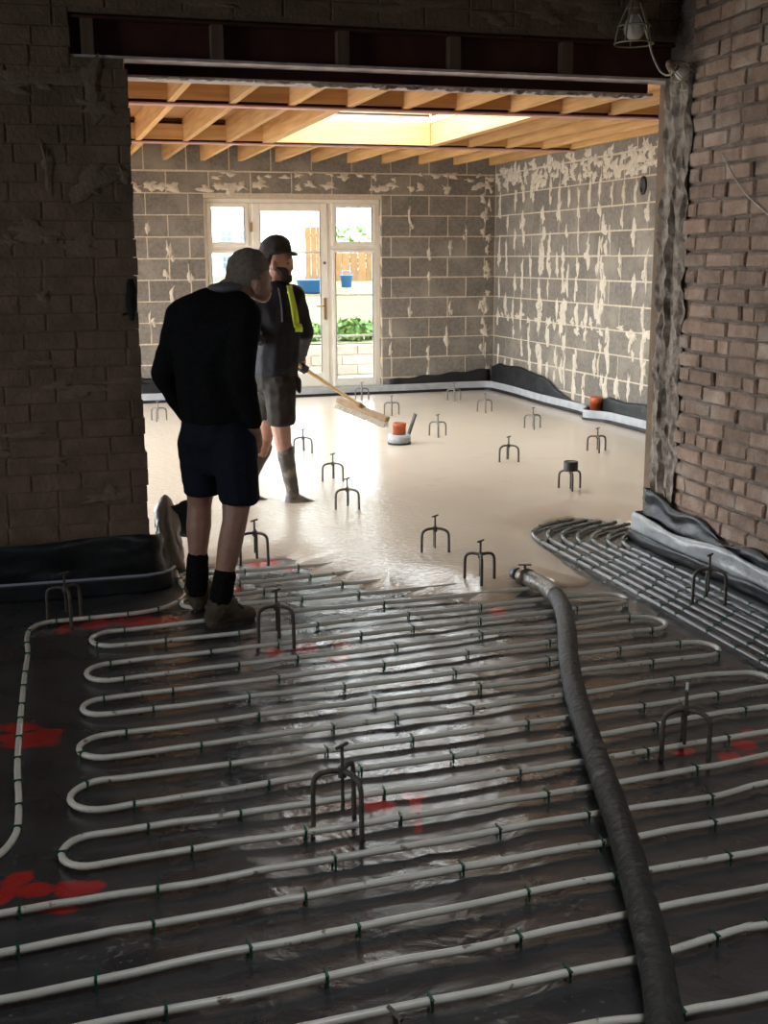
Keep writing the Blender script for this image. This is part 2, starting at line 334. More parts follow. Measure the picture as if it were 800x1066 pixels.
def sdf(P):
    a = ep; b = np.roll(ep, -1, 0); d = np.full(len(P), 1e9); ins = np.zeros(len(P), bool)
    for (ax, ay), (bx, by) in zip(a, b):
        ex, ey = bx-ax, by-ay; L2 = ex*ex+ey*ey+1e-12
        t = np.clip(((P[:, 0]-ax)*ex+(P[:, 1]-ay)*ey)/L2, 0, 1)
        d = np.minimum(d, np.hypot(P[:, 0]-ax-t*ex, P[:, 1]-ay-t*ey))
        c = ((ay > P[:, 1]) != (by > P[:, 1])) & (P[:, 0] < (bx-ax)*(P[:, 1]-ay)/(by-ay+1e-12)+ax); ins ^= c
    return np.where(ins, d, -d)
xs = np.concatenate([np.arange(-.69, .4, .1), np.arange(.4, 3.5, .02), np.linspace(3.5, XR-.004, 18)]); ys = np.concatenate([np.arange(4.7, 6.6, .02), np.linspace(6.6, YB-.004, 70)])
gx, gy = np.meshgrid(xs, ys); PP = np.stack([gx.ravel(), gy.ravel()], 1); sd = sdf(PP)
t = np.clip((sd+.004)/.34, 0, 1); hh = np.where(sd < -.004, -.004+sd*.5, .005+.045*(t*(2-t)))
vv = [(float(x), float(y), float(h)) for (x, y), h in zip(PP, hh)]; n = len(xs)
ff = [(j*n+i, j*n+i+1, (j+1)*n+i+1, (j+1)*n+i) for j in range(len(ys)-1) for i in range(n-1) if max(sd[j*n+i], sd[j*n+i+1], sd[(j+1)*n+i], sd[(j+1)*n+i+1]) > -.06 and not (ys[j] < 5.955 and (xs[i] < .49 or xs[i+1] > 3.25))]
used = sorted({i for f in ff for i in f}); rm = {o: k for k, o in enumerate(used)}
sm = MB(); sm.add([vv[i] for i in used], [tuple(rm[i] for i in f) for f in ff]); sc_o = sm.build('poured_screed', M['screed'], None, True)
tag(sc_o, 'wet beige liquid screed poured over the floor beyond the opening', 'screed', kind='stuff')

# ------------------------------------------------------------------ bricks and blocks
def rough_unit(w_, h_, d_, ch, jit, seed, m):
    r = random.Random(seed); mb = MB(); vs = []
    for (y, ins) in ((d_, 0), (ch, 0), (0, ch)):
        for (sx, sz) in ((-1, -1), (1, -1), (1, 1), (-1, 1)):
            vs.append((sx*(w_/2-ins)+r.uniform(-jit, jit), y+r.uniform(-jit, jit)*.5, sz*(h_/2-ins)+r.uniform(-jit, jit)))
    fs = [(11, 10, 9, 8)] + [(8+k, 8+(k+1) % 4, 4+(k+1) % 4, 4+k) for k in range(4)] + [(4+k, 4+(k+1) % 4, (k+1) % 4, k) for k in range(4)] + [(0, 1, 2, 3)]
    mb.add(vs, [f[::-1] for f in fs]); me = mb.mesh('unit', m)
    bm = bmesh.new(); bm.from_mesh(me); bmesh.ops.recalc_face_normals(bm, faces=bm.faces); bm.to_mesh(me); bm.free(); return me
def smear_blob(mb, c, u, v, nrm, ru, rv, h, r, n=13):
    c, u, v, nrm = Vector(c), Vector(u), Vector(v), Vector(nrm); vs = [c+nrm*h]; ph = r.uniform(0, 9)
    for ring, (k, hh_) in enumerate(((.6, .75), (1, -.1))):
        for i in range(n):
            a = 2*math.pi*i/n; j = max(.35, 1+1.5*nz(math.cos(a)*1.6+ph, math.sin(a)*1.6, ph, 1.0)*(.5+k/2)+r.uniform(-.15, .15))
            vs.append(c+u*math.cos(a)*ru*k*j+v*math.sin(a)*rv*k*j+nrm*h*hh_*r.uniform(.6, 1.2))
    fs = [(0, 1+i, 1+(i+1) % n) for i in range(n)]+[(1+i, 1+n+i, 1+n+(i+1) % n, 1+(i+1) % n) for i in range(n)]
    mb.add(vs, fs)

# far block walls -------------------------------------------------------------
DX0, DX1, DZ1 = 1.85, 3.83, 2.20            # garden door opening
wb = MB()
wb.box(-.9, DX0, YB+.003, YB+.3, -.1, 2.9); wb.box(DX1, XR+.3, YB+.003, YB+.3, -.1, 2.9); wb.box(DX0, DX1, YB+.003, YB+.3, DZ1, 2.9); wb.box(DX0, DX1, YB+.02, YB+.3, -.1, .10)
wall_back = struct(wb.build('wall_back', M['block_mortar']), 'grey concrete block wall with pale mortar smears around the garden door')
wr_ = MB().box(XR+.003, XR+.3, 5.7, YB+.3, -.1, 2.9).build('wall_far_right', M['block_mortar']); wall_fr = struct(wr_, 'bare grey block wall streaked with pale mortar on the right of the far room')
ucache = {}
def unit(w_, h_, kind, seed):
    k = (round(w_, 3), round(h_, 3), kind, seed)
    if k not in ucache:
        if kind == 'block': ucache[k] = rough_unit(w_, h_, .1, .004, .0015, seed, M['block'])
        elif kind == 'brick': ucache[k] = rough_unit(w_, h_, .09, .008, .005, seed, M['brick'])
        else: ucache[k] = rough_unit(w_, h_, .09, .0025, .0015, seed, M['limewash'])
    return ucache[k]
ZL = [2.245+.225, 2.245]+[2.245-.225*k for k in range(1, 10)]
courses = [(2.48, 2.573+.2)]+[(ZL[i+1]+.005, ZL[i]-.005) for i in range(len(ZL)-1)]+[(.0, ZL[-1]-.005)]
js = .010
for ci, (z0, z1) in enumerate(courses):
    kk = ci-2; off = 4.165 if kk % 2 else 4.39
    x = off-.45*11
    while x < XR:
        a, b = max(x+js/2, -.69), min(x+.45-js/2, XR-.004)
        zc_, hz = (z0+z1)/2, z1-z0
        segs = [(a, b)]
        if z0 < DZ1-.03:
            segs = []
            if a < DX0: segs.append((a, min(b, DX0)))
            if b > DX1: segs.append((max(a, DX1), b))
        segs = [q for q in segs if q[1] > q[0]]
        for s0, s1 in segs:
            if s1-s0 > .03: link('block', unit(s1-s0, hz, 'block', rnd.randint(0, 2)), wall_back, ((s0+s1)/2, YB+rnd.uniform(-.002, .002), zc_))
        x += .45
    off = 12.05 if kk % 2 else 12.275
    y = off+.45*2
    while y > 8.2:
        b, a = min(y-js/2, YB-.004), y-.45+js/2
        if b-a > .03: link('block', unit(b-a, (z1-z0), 'block', rnd.randint(0, 2)), wall_fr, (XR+rnd.uniform(-.002, .002), (a+b)/2, (z0+z1)/2), (0, 0, -math.pi/2))
        y -= .45
r = random.Random(3); mb = MB()
def bk(x, z, ru, rv, h=.012): 
    if not (DX0-.02 < x < DX1+.02 and z < DZ1+.03): smear_blob(mb, (x, YB, z), (1, 0, 0), (0, 0, 1), (0, -1, 0), ru, rv, h, r)
for i in range(30):
    x = 1.0+.143*i+r.uniform(-.04, .04)
    if r.random() < .75: bk(x, 2.32+r.uniform(-.03, .03), r.uniform(.05, .10), r.uniform(.03, .05))
    if r.random() < .6: bk(x, 2.44+r.uniform(-.03, .03), r.uniform(.03, .07), r.uniform(.015, .03))
for k in range(1, 10):
    off = 4.165 if k % 2 else 4.39
    for n_ in range(-7, 3):
        x = off+.45*n_+r.uniform(-.03, .03)+.225*(r.random() < .3); z = 2.245-.225*k+r.uniform(-.04, .12)
        if r.random() < .62:
            bk(x, z, r.uniform(.015, .035), r.uniform(.04, .09)); 
            if r.random() < .5: bk(x+r.uniform(-.04, .04), z-r.uniform(.03, .07), .018, .035)
for z in lin(.3, 2.4, 17): bk(XR-.10+r.uniform(-.06, .05), z+r.uniform(-.05, .05), r.uniform(.02, .05), r.uniform(.03, .06))
s_ = mb.build('mortar_smears', M['smear'], wall_back, True); s_['kind'] = 'stuff'
mb = MB()
def rk(y, z, ru, rv, h=.012): smear_blob(mb, (XR, y, z), (0, -1, 0), (0, 0, 1), (-1, 0, 0), ru, rv, h, r)
y = 12.75
while y > 8.6:
    for zz, n_, pr in ((2.50, 1, .8), (2.43, 2, .85), (2.33, 2, .9)):
        for _ in range(n_):
            if r.random() < pr: rk(y+r.uniform(-.08, .08), zz+r.uniform(-.04, .04), r.uniform(.04, .08), r.uniform(.025, .055))
    if r.random() < .85: rk(y+r.uniform(-.05, .05), .895+r.uniform(-.05, .05), r.uniform(.04, .07), r.uniform(.02, .05))
    y -= .15
for k in range(0, 10):
    off = 12.05 if k % 2 else 12.275
    for n_ in range(-8, 2):
        for hf in (0, .225):
            if r.random() < (.85 if hf == 0 else .35):
                y = off+.45*n_+hf+r.uniform(-.02, .02); z = 2.245-.225*k+r.uniform(-.16, .02); rk(y, z, r.uniform(.02, .045), r.uniform(.06, .13))
                if r.random() < .4: rk(y+r.uniform(-.05, .05), z-r.uniform(.05, .1), .03, .05)
for yy in (11.55, 11.0, 10.15):
    for _ in range(16): rk(yy+r.uniform(-.05, .05), r.uniform(.35, 2.1), r.uniform(.02, .05), r.uniform(.04, .10))
s_ = mb.build('mortar_smears', M['smear'], wall_fr, True); s_['kind'] = 'stuff'
# dark hole with a pipe sleeve in the right block wall
hp = W(671, 193, 0, XR); sl = MB().lathe([(.0, -.01), (.045, -.01), (.05, .0), (.05, .012), (.036, .014), (.034, .004), (0, .004)], 18, (0, 0, 0)).mesh('sleeve', M['black_cap'], True)
sv = tag(link('pipe_sleeve', sl, None, (XR-.006, hp.y, hp.z), (0, -math.pi/2, 0)), 'dark oval pipe sleeve set high in the right block wall', 'sleeve'); sv.scale = (1.6, 1.0, 1)

# hidden side of the far room: unseen opening, made wide to let daylight in from the left
ws = MB(); ws.box(-.95, -.7, 5.95, 6.3, -.1, 2.9); ws.box(-.95, -.7, 12.4, 13.1, -.1, 2.9); ws.box(-.95, -.7, 6.3, 12.4, 2.0, 2.9)
struct(ws.build('wall_far_left', M['block_mortar']), 'block wall on the hidden left side of the far room with a wide opening')

# opening wall (near side) ----------------------------------------------------
wf = MB(); T = .004
wf.box(-6.0, .48, YO+T, YO+.3, -.1, 2.40); wf.box(-6.0, .25, YO+T, YO+.3, 2.40, 3.2); wf.box(.25, XB+.4, YO+T, YO+.3, 2.635, 3.2); wf.box(.25, .48, YO+T, YO+.3, 2.40, 2.447); wf.box(.25, .49, YO+.15, YO+.3, 2.447, 2.635)
wf.box(XB+.1, XR+.1, YO+.06, YO+.3, -.1, 3.2)
wall_front = struct(wf.build('wall_front', M['lime_mortar']), 'dark lime-washed brick wall around the wide opening')
BH = .083
for row in range(2, 38):
    z = row*BH+BH/2; off = (row % 2)*.115+rnd.uniform(-.02, .02)
    x = -.72+off; lim = .492
    while x < XB+.05:
        L_ = .112 if rnd.random() < .22 else .228
        a, b = x+.005, x+L_-.003; x += L_+.002
        top, bot = z+BH/2, z-BH/2
        if bot > 2.62: pass
        elif top < 2.455:
            if a > lim-.03: continue
            b = min(b, lim+rnd.uniform(-.006, .006))
        else:
            if a > .22: continue
            b = min(b, .25)
        if b-a < .03: continue
        link('brick', unit(round((b-a)/.02)*.02 if (b-a) < .2 and b < lim-.03 else b-a, BH-.003, 'lime', rnd.randint(0, 1)), wall_front, ((a+b)/2, YO+rnd.uniform(-.0015, .0015), z), (0, rnd.uniform(-.006, .006), 0))
# smeared plaster patches on the left part
mb = MB(); r = random.Random(11)
for (px, py, ru, rv) in ((97, 90, .05, .10), (100, 108, .09, .05), (40, 85, .14, .03), (48, 170, .025, .10), (95, 195, .07, .06), (128, 180, .03, .03), (10, 250, .06, .02), (45, 308, .03, .02), (15, 90, .1, .02), (60, 480, .05, .02), (110, 520, .08, .02)):
    c = W(px, py, 1, YO-.003); smear_blob(mb, c, (1, 0, 0), (0, 0, 1), (0, -1, 0), ru, rv, .007, r, 16)
for _ in range(26): smear_blob(mb, (r.uniform(-.9, .45), YO-.003, r.uniform(.4, 2.35)), (1, 0, 0), (0, 0, 1), (0, -1, 0), r.uniform(.03, .12), r.uniform(.012, .05), .005, r, 14)
for _ in range(9): smear_blob(mb, (r.uniform(.5, 3.1), YO-.003, r.uniform(2.66, 2.9)), (1, 0, 0), (0, 0, 1), (0, -1, 0), r.uniform(.05, .16), r.uniform(.015, .04), .006, r, 14)
s_ = mb.build('plaster_smears', M['plaster'], wall_front, True); s_['kind'] = 'stuff'

# steel lintels of the opening -----------------------------------------------
def ibeam(name, x0, x1, yc, z0, z1, wd, mweb, mfl, parent=None):
    root = empty(name, ((x0+x1)/2, yc, z0)); L2 = (x1-x0)/2; h = z1-z0
    MB().box(-L2, L2, -.006, .006, .012, h-.012).build('web', mweb, root)
    MB().box(-L2, L2, -wd/2, wd/2, 0, .012).build('flange', mfl, root); MB().box(-L2, L2, -wd/2, wd/2, h-.012, h).build('flange', mweb, root)
    return root
b1 = tag(ibeam('steel_lintel', .251, XB+.30, YO+.075, 2.448, 2.625, .13, M['steel_red'], M['steel_pale']), 'dark red steel beam with pale lower flange on the near face of the opening', 'beam', 'lintel beams over the opening')
b2 = tag(ibeam('steel_lintel', .50, XB-.02, YO+.225, 2.392, 2.625, .13, M['steel_red'], M['steel_pale']), 'lower steel beam behind the near one, seen as a second pale flange line', 'beam', 'lintel beams over the opening')
for px in (91, 226, 357, 473, 590):
    c = W(px, 50, 1, YO+.03)
    pk = MB().box(-.028, .028, -.028, .028, 0, .152).build('timber_packer', M['packer'], b1); pk.location = (c.x-b1.location.x, -.036, .0125)
# crumbly edge hanging under the lintels
r = random.Random(5); mb = MB(); x = .62
while x < 3.15:
    smear_blob(mb, (x, YO+.17, 2.394), (1, 0, 0), (0, 1, 0), (0, 0, -1), r.uniform(.02, .05), .03, r.uniform(.006, .02)*(1 if x > 1.4 else .4), r); x += r.uniform(.02, .07)
s_ = mb.build('crumbly_mortar', M['rough_mortar'], b2, True); s_.location = -b2.location; s_['kind'] = 'stuff'

# right brick wall -------------------------------------------------------------
wall_right = struct(MB().box(XB+.014, XB+.35, -2.2, 5.70, -.1, 3.2).build('wall_right', M['brick_mortar']), 'bare reddish brick wall on the right beside the opening')
for row in range(1, 36):
    z = row*BH+BH/2+.01; y = 5.47-(row % 2)*.112+rnd.uniform(-.03, .03)
    if row % 2: link('brick', unit(.095, .07, 'brick', rnd.randint(0, 3)), wall_right, (XB+rnd.uniform(-.004, .012), y+.056, z), (0, 0, -math.pi/2))
    while y > 3.9:
        L_ = .112 if rnd.random() < .16 else rnd.choice((.225, .232, .24))
        a, b = y-L_+.006, y-.004; y -= L_+.002
        link('brick', unit(round(b-a, 3), .0715, 'brick', rnd.randint(0, 4)), wall_right, (XB+rnd.uniform(-.007, .007), (a+b)/2, z+rnd.uniform(-.003, .003)), (0, rnd.uniform(-.01, .01), -math.pi/2+rnd.uniform(-.02, .02)))
def jambf(u, v):   # u along the wall end, v height: rough broken-off edge
    n1 = fb(u*3, v, 1.7, 5, 5); n2 = nz(u*2, v, 5.5, 14)
    y = 5.44+.25*u; out = .012+.028*max(0, n1)+.010*n2+(.015 if u > .55 else 0)
    if u >= .999: return (XB+.22, 5.69+.02*n1, v)
    return (XB+.012-out, y+.02*nz(u, v, 9, 8)-(.03*nz(1, v, 3, 9) if u < .3 else 0), v)
grid(jambf, lin(0, .96, 14)+[1.0], lin(.05, 2.46, 150), 'broken_mortar_edge', M['rough_mortar'], wall_right, False)
# near-room shell out of view; its window and ceiling openings are added for daylight
ns = MB(); ns.box(-6.25, -6.0, -2.2, 2.1, -.1, 3.2); ns.box(-6.25, -6.0, 3.7, 5.95, -.1, 3.2); ns.box(-6.25, -6.0, 2.1, 3.7, 2.15, 3.2); ns.box(-6.25, -6.0, 2.1, 3.7, -.1, .65)
struct(ns.build('wall_left', M['lime_mortar']), 'side wall of the near room with an unseen window opening added for daylight')
struct(MB().box(-6.25, XB+.35, -2.45, -2.2, -.1, 3.2).build('wall_rear', M['lime_mortar']), 'wall behind the viewer')
nc = MB(); nc.box(-6.25, .55, -2.45, 5.95, 3.2, 3.35); nc.box(1.65, XB+.35, -2.45, 5.95, 3.2, 3.35); nc.box(.55, 1.65, -2.45, .75, 3.2, 3.35); nc.box(.55, 1.65, 1.65, 5.95, 3.2, 3.35)
struct(nc.build('ceiling', M['ceiling_dark']), 'dark old ceiling of the near room with an opening added for daylight')

# ------------------------------------------------------------------ roof of the far room
rf = MB(); SX0, SX1, SY0, SY1 = 2.21, 3.655, 8.32, 10.68; ZD = ZC+.195
e=.025; rf.box(-.95, XR+.3, 5.66, SY0-e, ZD, ZD+.05); rf.box(-.95, XR+.3, SY1+e, YB+.3, ZD, ZD+.05); rf.box(-.95, SX0-e, SY0-e, SY1+e, ZD, ZD+.05); rf.box(SX1+e, XR+.3, SY0-e, SY1+e, ZD, ZD+.05)
roof = struct(rf.build('ceiling_far', M['ply']), 'open timber roof of the far room with bare joists')
JX = [1.46-.4, 1.46, 1.86, 2.26, 2.665, 3.065, 3.465, 3.86, 4.29, 4.70, 5.13]
JX = [.26, .66]+JX
jw, jh = .047, .19
S1Y, S2Y = 8.19, 10.82
jb = MB()
def joist(x, y0, y1):
    o = MB().box(-jw/2, jw/2, y0, y1, 0, jh).build('joist', M['joist'], roof); o.location = (x, 0, ZC+.006); return o
for x in [.20, .585, .985, 1.395, 1.80, 2.205, 2.61, 3.00, 3.41, 3.81, 4.20, 4.62, 5.03]: joist(x, 5.96, S1Y-.012)
for x in JX: joist(x, S2Y+.012, YB-.005)
for x in [.62, 1.01, 1.42, 1.80, SX0-.03, SX0-.08, SX1+.03, SX1+.08, 4.09, 4.48, 4.85, 5.15]: joist(x, S1Y+.012, S2Y-.012)
for y in (SY0-.024, SY1+.024):
    o = MB().box(SX0, SX1, -.0235, .0235, 0, jh).build('joist', M['joist_x'], roof); o.location = (0, y, ZC+.006)
# noggins between joists at the steels (seen as short cross pieces)
for xa, xb in zip([.20, .585, .985, 1.395, 1.80, 2.205, 2.61, 3.00, 3.41, 3.81, 4.20, 4.62], [.585, .985, 1.395, 1.80, 2.205, 2.61, 3.00, 3.41, 3.81, 4.20, 4.62, 5.03]):
    o = MB().box(xa+jw/2, xb-jw/2, -.02, .02, .015, jh).build('noggin', M['joist_x'], roof); o.location = (0, S1Y-.045, ZC+.006)
for xa, xb in zip(JX[:-1], JX[1:]):
    o = MB().box(xa+jw/2, xb-jw/2, -.02, .02, .015, jh).build('noggin', M['joist_x'], roof); o.location = (0, S2Y+.045, ZC+.006)
B2 = [.62, 1.01, 1.42, 1.80, SX0-.08]
for xa, xb in list(zip(B2[:-1], B2[1:]))+[(SX1+.08, 4.09), (4.09, 4.48), (4.48, 4.85), (4.85, 5.15)]:
    o = MB().box(xa+jw/2, xb-jw/2, -.02, .02, .012, jh-.05).build('noggin', M['joist_x'], roof); o.location = (0, S2Y-.042, ZC+.006)
for y, lab in ((S1Y, 'red-primed steel beam carrying the roof joists on the near side of the roof light'), (S2Y, 'red-primed steel beam carrying the roof joists on the far side of the roof light')):
    tag(ibeam('roof_steel', -.7, XR, y, ZC-.012, ZC+.185, .10, M['steel_red'], M['steel_edge']), lab, 'beam', 'roof beams')
# roof light lining: boards in two tiers, glazed on top
rl = empty('roof_light', ((SX0+SX1)/2, (SY0+SY1)/2, ZC)); cx_, cy_ = rl.location.x, rl.location.y
def lining(x0, x1, y0, y1):
    for z0, z1 in ((.198, .256), (.276, .40)):
        MB().box(x0-cx_, x1-cx_, y0-cy_, y1-cy_, z0, z1).build('lining_board', M['ply_pale'], rl)
lining(SX0, SX1, SY1, SY1+.02); lining(SX0, SX1, SY0-.02, SY0); lining(SX0-.02, SX0, SY0, SY1); lining(SX1, SX1+.02, SY0, SY1)
MB().box(SX0-cx_-.05, SX1-cx_+.05, SY0-cy_-.05, SY1-cy_+.05, .42, .428).build('pane', M['glass'], rl)
MB().box(SX0-cx_, SX1-cx_, SY1-cy_+.012, SY1-cy_+.03, .25, .28).box(SX0-cx_-.03, SX0-cx_-.012, SY0-cy_, SY1-cy_, .25, .28).box(SX1-cx_+.012, SX1-cx_+.03, SY0-cy_, SY1-cy_, .25, .28).build('dark_gap_strip', M['steel_red'], rl)  # dark strip added behind the board gap so it reads as shade
k_ = MB()
for a in (SX0-cx_-.05, SX1-cx_): k_.box(a, a+.05, SY0-cy_-.05, SY1-cy_+.05, .40, .42)
for a in (SY0-cy_-.05, SY1-cy_): k_.box(SX0-cx_-.05, SX1-cx_+.05, a, a+.05, .40, .42)
k_.build('kerb', M['white_paint'], rl)
tag(rl, 'bright roof light lined with pale plywood between the two steel beams', 'skylight')

# ------------------------------------------------------------------ garden doors
dr = empty('door_1', (DX0, YB+.09, .10)); struct(dr, 'cream French door with side panes opening to the garden')
def wx(px, y=300): return W(px, y, 1, YB+.09).x-DX0
DWd, DHt = DX1-DX0, DZ1-.10
fr = MB(); fd = .07
for a, b in ((0, .05), (DWd-.05, DWd)): fr.box(a, b, 0, fd, 0, DHt)
fr.box(.05, DWd-.05, 0, fd, DHt-.05, DHt); fr.box(.05, DWd-.05, 0, fd, 0, .045)
m1, m2 = wx(262.5), wx(343.5)
fr.box(m1-.03, m1+.03, 0, fd, .045, DHt-.05); fr.box(m2-.035, m2+.035, 0, fd, .045, DHt-.05)
bev(fr.build('frame', M['pvc'], dr), .006)
def sash(name, x0, x1, z0, z1, st, yb=-.018, bars=(), bottom=None):
    o = MB(); bt = bottom or st
    o.box(x0, x0+st, yb, yb+.055, z0, z1); o.box(x1-st, x1, yb, yb+.055, z0, z1); o.box(x0+st, x1-st, yb, yb+.055, z0, z0+bt); o.box(x0+st, x1-st, yb, yb+.055, z1-st, z1)
    ob = bev(o.build(name, M['pvc'], dr), .006)
    zs = [z0+bt]+list(bars)+[z1-st]
    for b in bars: MB().box(x0+st, x1-st, yb+.012, yb+.04, b-.011, b+.011).build('glazing_bar', M['pvc'], ob)
    for a, b in zip(zs[:-1], zs[1:]): MB().box(x0+st, x1-st, yb+.024, yb+.030, a, b).build('pane', M['glass'], ob)
    g = MB()
    for (a, b, c, d) in ((x0+st, x0+st+.006, z0+bt, z1-st), (x1-st-.006, x1-st, z0+bt, z1-st)): g.box(a, b, yb-.002, yb+.02, c, d)
    g.build('gasket', M['gasket'], ob); return ob
def zpx(py, px=300): return W(px, py, 1, YB+.09).z-.10
zv = zpx(258)
fr2 = MB().box(.05, m1-.03, 0, fd, zv-.028, zv+.022).box(m2+.035, DWd-.05, 0, fd, zv-.028, zv+.022); fr2.build('transom', M['pvc'], dr)
bars = [zpx(263), zpx(308), zpx(351)]
sash('vent_sash', .045, m1-.02, zv+.02, DHt-.045, .045)
sash('vent_sash', m2+.03, DWd-.045, zv+.02, DHt-.045, .045)
sash('side_sash', .045, m1-.02, .04, zv-.02, .035, bars=(bars[1], bars[2]), bottom=.09)
sash('side_sash', m2+.03, DWd-.045, .04, zv-.02, .035, bars=(bars[1], bars[2]), bottom=.09)
leaf = sash('door_leaf', m1+.02, m2-.02, .04, DHt-.045, .085, bars=sorted(bars), bottom=.16)
hz_ = zpx(322); hx_ = m2-.06
MB().box(hx_-.016, hx_+.016, -.030, -.018, hz_-.12, hz_+.12).tube([(hx_, -.03, hz_+.03), (hx_, -.07, hz_+.03), (hx_-.02, -.075, hz_+.03), (hx_-.12, -.075, hz_+.03)], .009).build('handle', M['handle_metal'], leaf)
MB().lathe([(0, 0), (.016, 0), (.016, .012), (0, .012)], 12, (hx_, -.018, zpx(274)), Matrix.Rotation(math.pi/2, 3, 'X')).build('lock', M['gasket'], leaf)
for zz in (.35, 1.0, 1.75): MB().box(m1-.005, m1+.02, -.03, -.017, zz, zz+.1).build('hinge', M['handle_metal'], leaf)
# ------------------------------------------------------------------ perimeter foam strip and damp-proof sheets
def ribbon(name, path, z0f, z1f, mat_, thick, offs=0, parent=None, nz_=6, wob=0):
    """upright sheet along a floor path with thickness"""
    pts = [Vector(p) for p in path]; N = len(pts); V = []; side = []
    for i, p in enumerate(pts):
        t = (pts[min(i+1, N-1)]-pts[max(i-1, 0)]); t.z = 0; t.normalize(); nn = Vector((t.y, -t.x, 0)); side.append(nn)
    mb = MB(); fr_, bk_ = [], []
    for i, p in enumerate(pts):
        s_ = i/(N-1); z0, z1 = z0f(s_), z1f(s_)
        for j in range(nz_+1):
            z = z0+(z1-z0)*j/nz_; wv = wob*fb(p.x*1.3+j*.23, p.y*1.3, z*4, 3.0, 3)
            q = p+side[i]*(offs+wv); fr_.append((q.x, q.y, z)); q2 = p+side[i]*(offs+wv-thick); bk_.append((q2.x, q2.y, z))
    n = nz_+1; A = len(fr_); F = []
    for i in range(N-1):
        for j in range(nz_):
            a = i*n+j; F.append((a, a+n, a+n+1, a+1)); F.append((A+a, A+a+1, A+a+n+1, A+a+n))
    for i in range(N-1):
        a = i*n+nz_; F.append((a, a+n, A+a+n, A+a)); a = i*n; F.append((a, A+a, A+a+n, a+n))
    for e in (0, N-1):
        for j in range(nz_): a = e*n+j; F.append((a, a+1, A+a+1, A+a) if e == 0 else (a, A+a, A+a+1, a+1))
    mb.add(fr_+bk_, F); return mb.build(name, mat_, parent, True)
# far room: path along the back wall (left to right) then along the right wall towards the camera
o1 = .05
far_path = [(x, YB-o1-.012*math.sin(x*5), 0) for x in lin(.9, XR-.14, 40)]+[(XR-.09, YB-.07, 0), (XR-o1-.01, YB-.12, 0)]
pv = W(620, 436, 2, SCZ)
def rw_off(y):
    d = abs(y-pv.y); return .15*math.exp(-(d/.16)**2)
far_path += [(XR-o1-.012*math.sin(y*4)-rw_off(y), y, 0) for y in lin(YB-.2, 8.3, 70)]
fs_ = ribbon('edge_foam_strip', far_path, lambda s: SCZ-.005, lambda s: SCZ+.095, M['foam'], .012, 0)
tag(fs_, 'pale grey foam edge strip curving round the far room above the screed', 'foam strip')
dk = ribbon('strip_skirt', [(p[0], p[1], 0) for p in far_path], lambda s: SCZ-.01, lambda s: SCZ+.022, M['dpm'], .010, .006, fs_)
bp = [(x, YB-.028, 0) for x in lin(3.90, XR-.05, 22)]
d1 = ribbon('damp_proof_sheet', bp, lambda s: SCZ, lambda s: .20+.09*s+.01*math.sin(s*23), M['dpm'], .004, 0, None, 5, .008); tag(d1, 'black plastic sheet low on the back wall between door and corner', 'plastic sheet', 'damp proof sheets')
bp = [(x, YB-.03, 0) for x in lin(.95, 1.84, 14)]
d1 = ribbon('damp_proof_sheet', bp, lambda s: SCZ, lambda s: .33-.05*s+.01*math.sin(s*19), M['dpm'], .004, 0, None, 5, .008); tag(d1, 'black plastic sheet low on the back wall left of the door', 'plastic sheet', 'damp proof sheets')
def rtop(s):
    y = 12.82+(8.3-12.82)*s; pts = [(12.82, .30), (12.6, .37), (12.2, .37), (11.7, .36), (11.3, .31), (10.9, .20), (10.5, .10), (10.2, .16), (9.9, .27), (9.4, .27), (8.2, .30)]
    for (ya, za), (yb_, zb) in zip(pts[:-1], pts[1:]):
        if yb_ <= y <= ya: return za+(zb-za)*(ya-y)/(ya-yb_)+.01*math.sin(y*9)
    return .28
d2 = ribbon('damp_proof_sheet', [(XR-.03, y, 0) for y in lin(12.82, 8.3, 70)], lambda s: SCZ, rtop, M['dpm'], .004, 0, None, 6, .014); tag(d2, 'black plastic sheet sagging along the foot of the right block wall', 'plastic sheet', 'damp proof sheets')
# near room, foot of the left wall
lp = [(x, YO-.035-.02*math.sin(x*4), 0) for x in lin(-1.5, .50, 50)]+[(.535, YO-.03, 0), (.56, YO+.02, 0), (.555, YO+.12, 0), (.56, YO+.22, 0)]
d3 = ribbon('damp_proof_sheet', lp, lambda s: .0, lambda s: .262+.012*math.sin(s*17), M['dpm'], .005, 0, None, 8, .035); tag(d3, 'black plastic sheet creased against the foot of the dark left wall', 'plastic sheet', 'damp proof sheets')
lp2 = [(x, YO-.13-.012*math.sin(x*3), 0) for x in lin(-1.5, .45, 40)]+[(.53, YO-.12, 0), (.575, YO-.08, 0), (.60, YO-.02, 0)]
f3 = ribbon('edge_foam_strip', lp2, lambda s: .002, lambda s: .085, M['dpm'], .010, 0); tag(f3, 'dark foam edge strip with a pale top line below the left wall', 'foam strip')
MB().tube([(p[0]+.002, p[1]+.004, .088) for p in lp2], .0075, 6).build('pale_top_edge', mat('bluish_edge', (.34, .36, .42), rough=.4), f3, True)
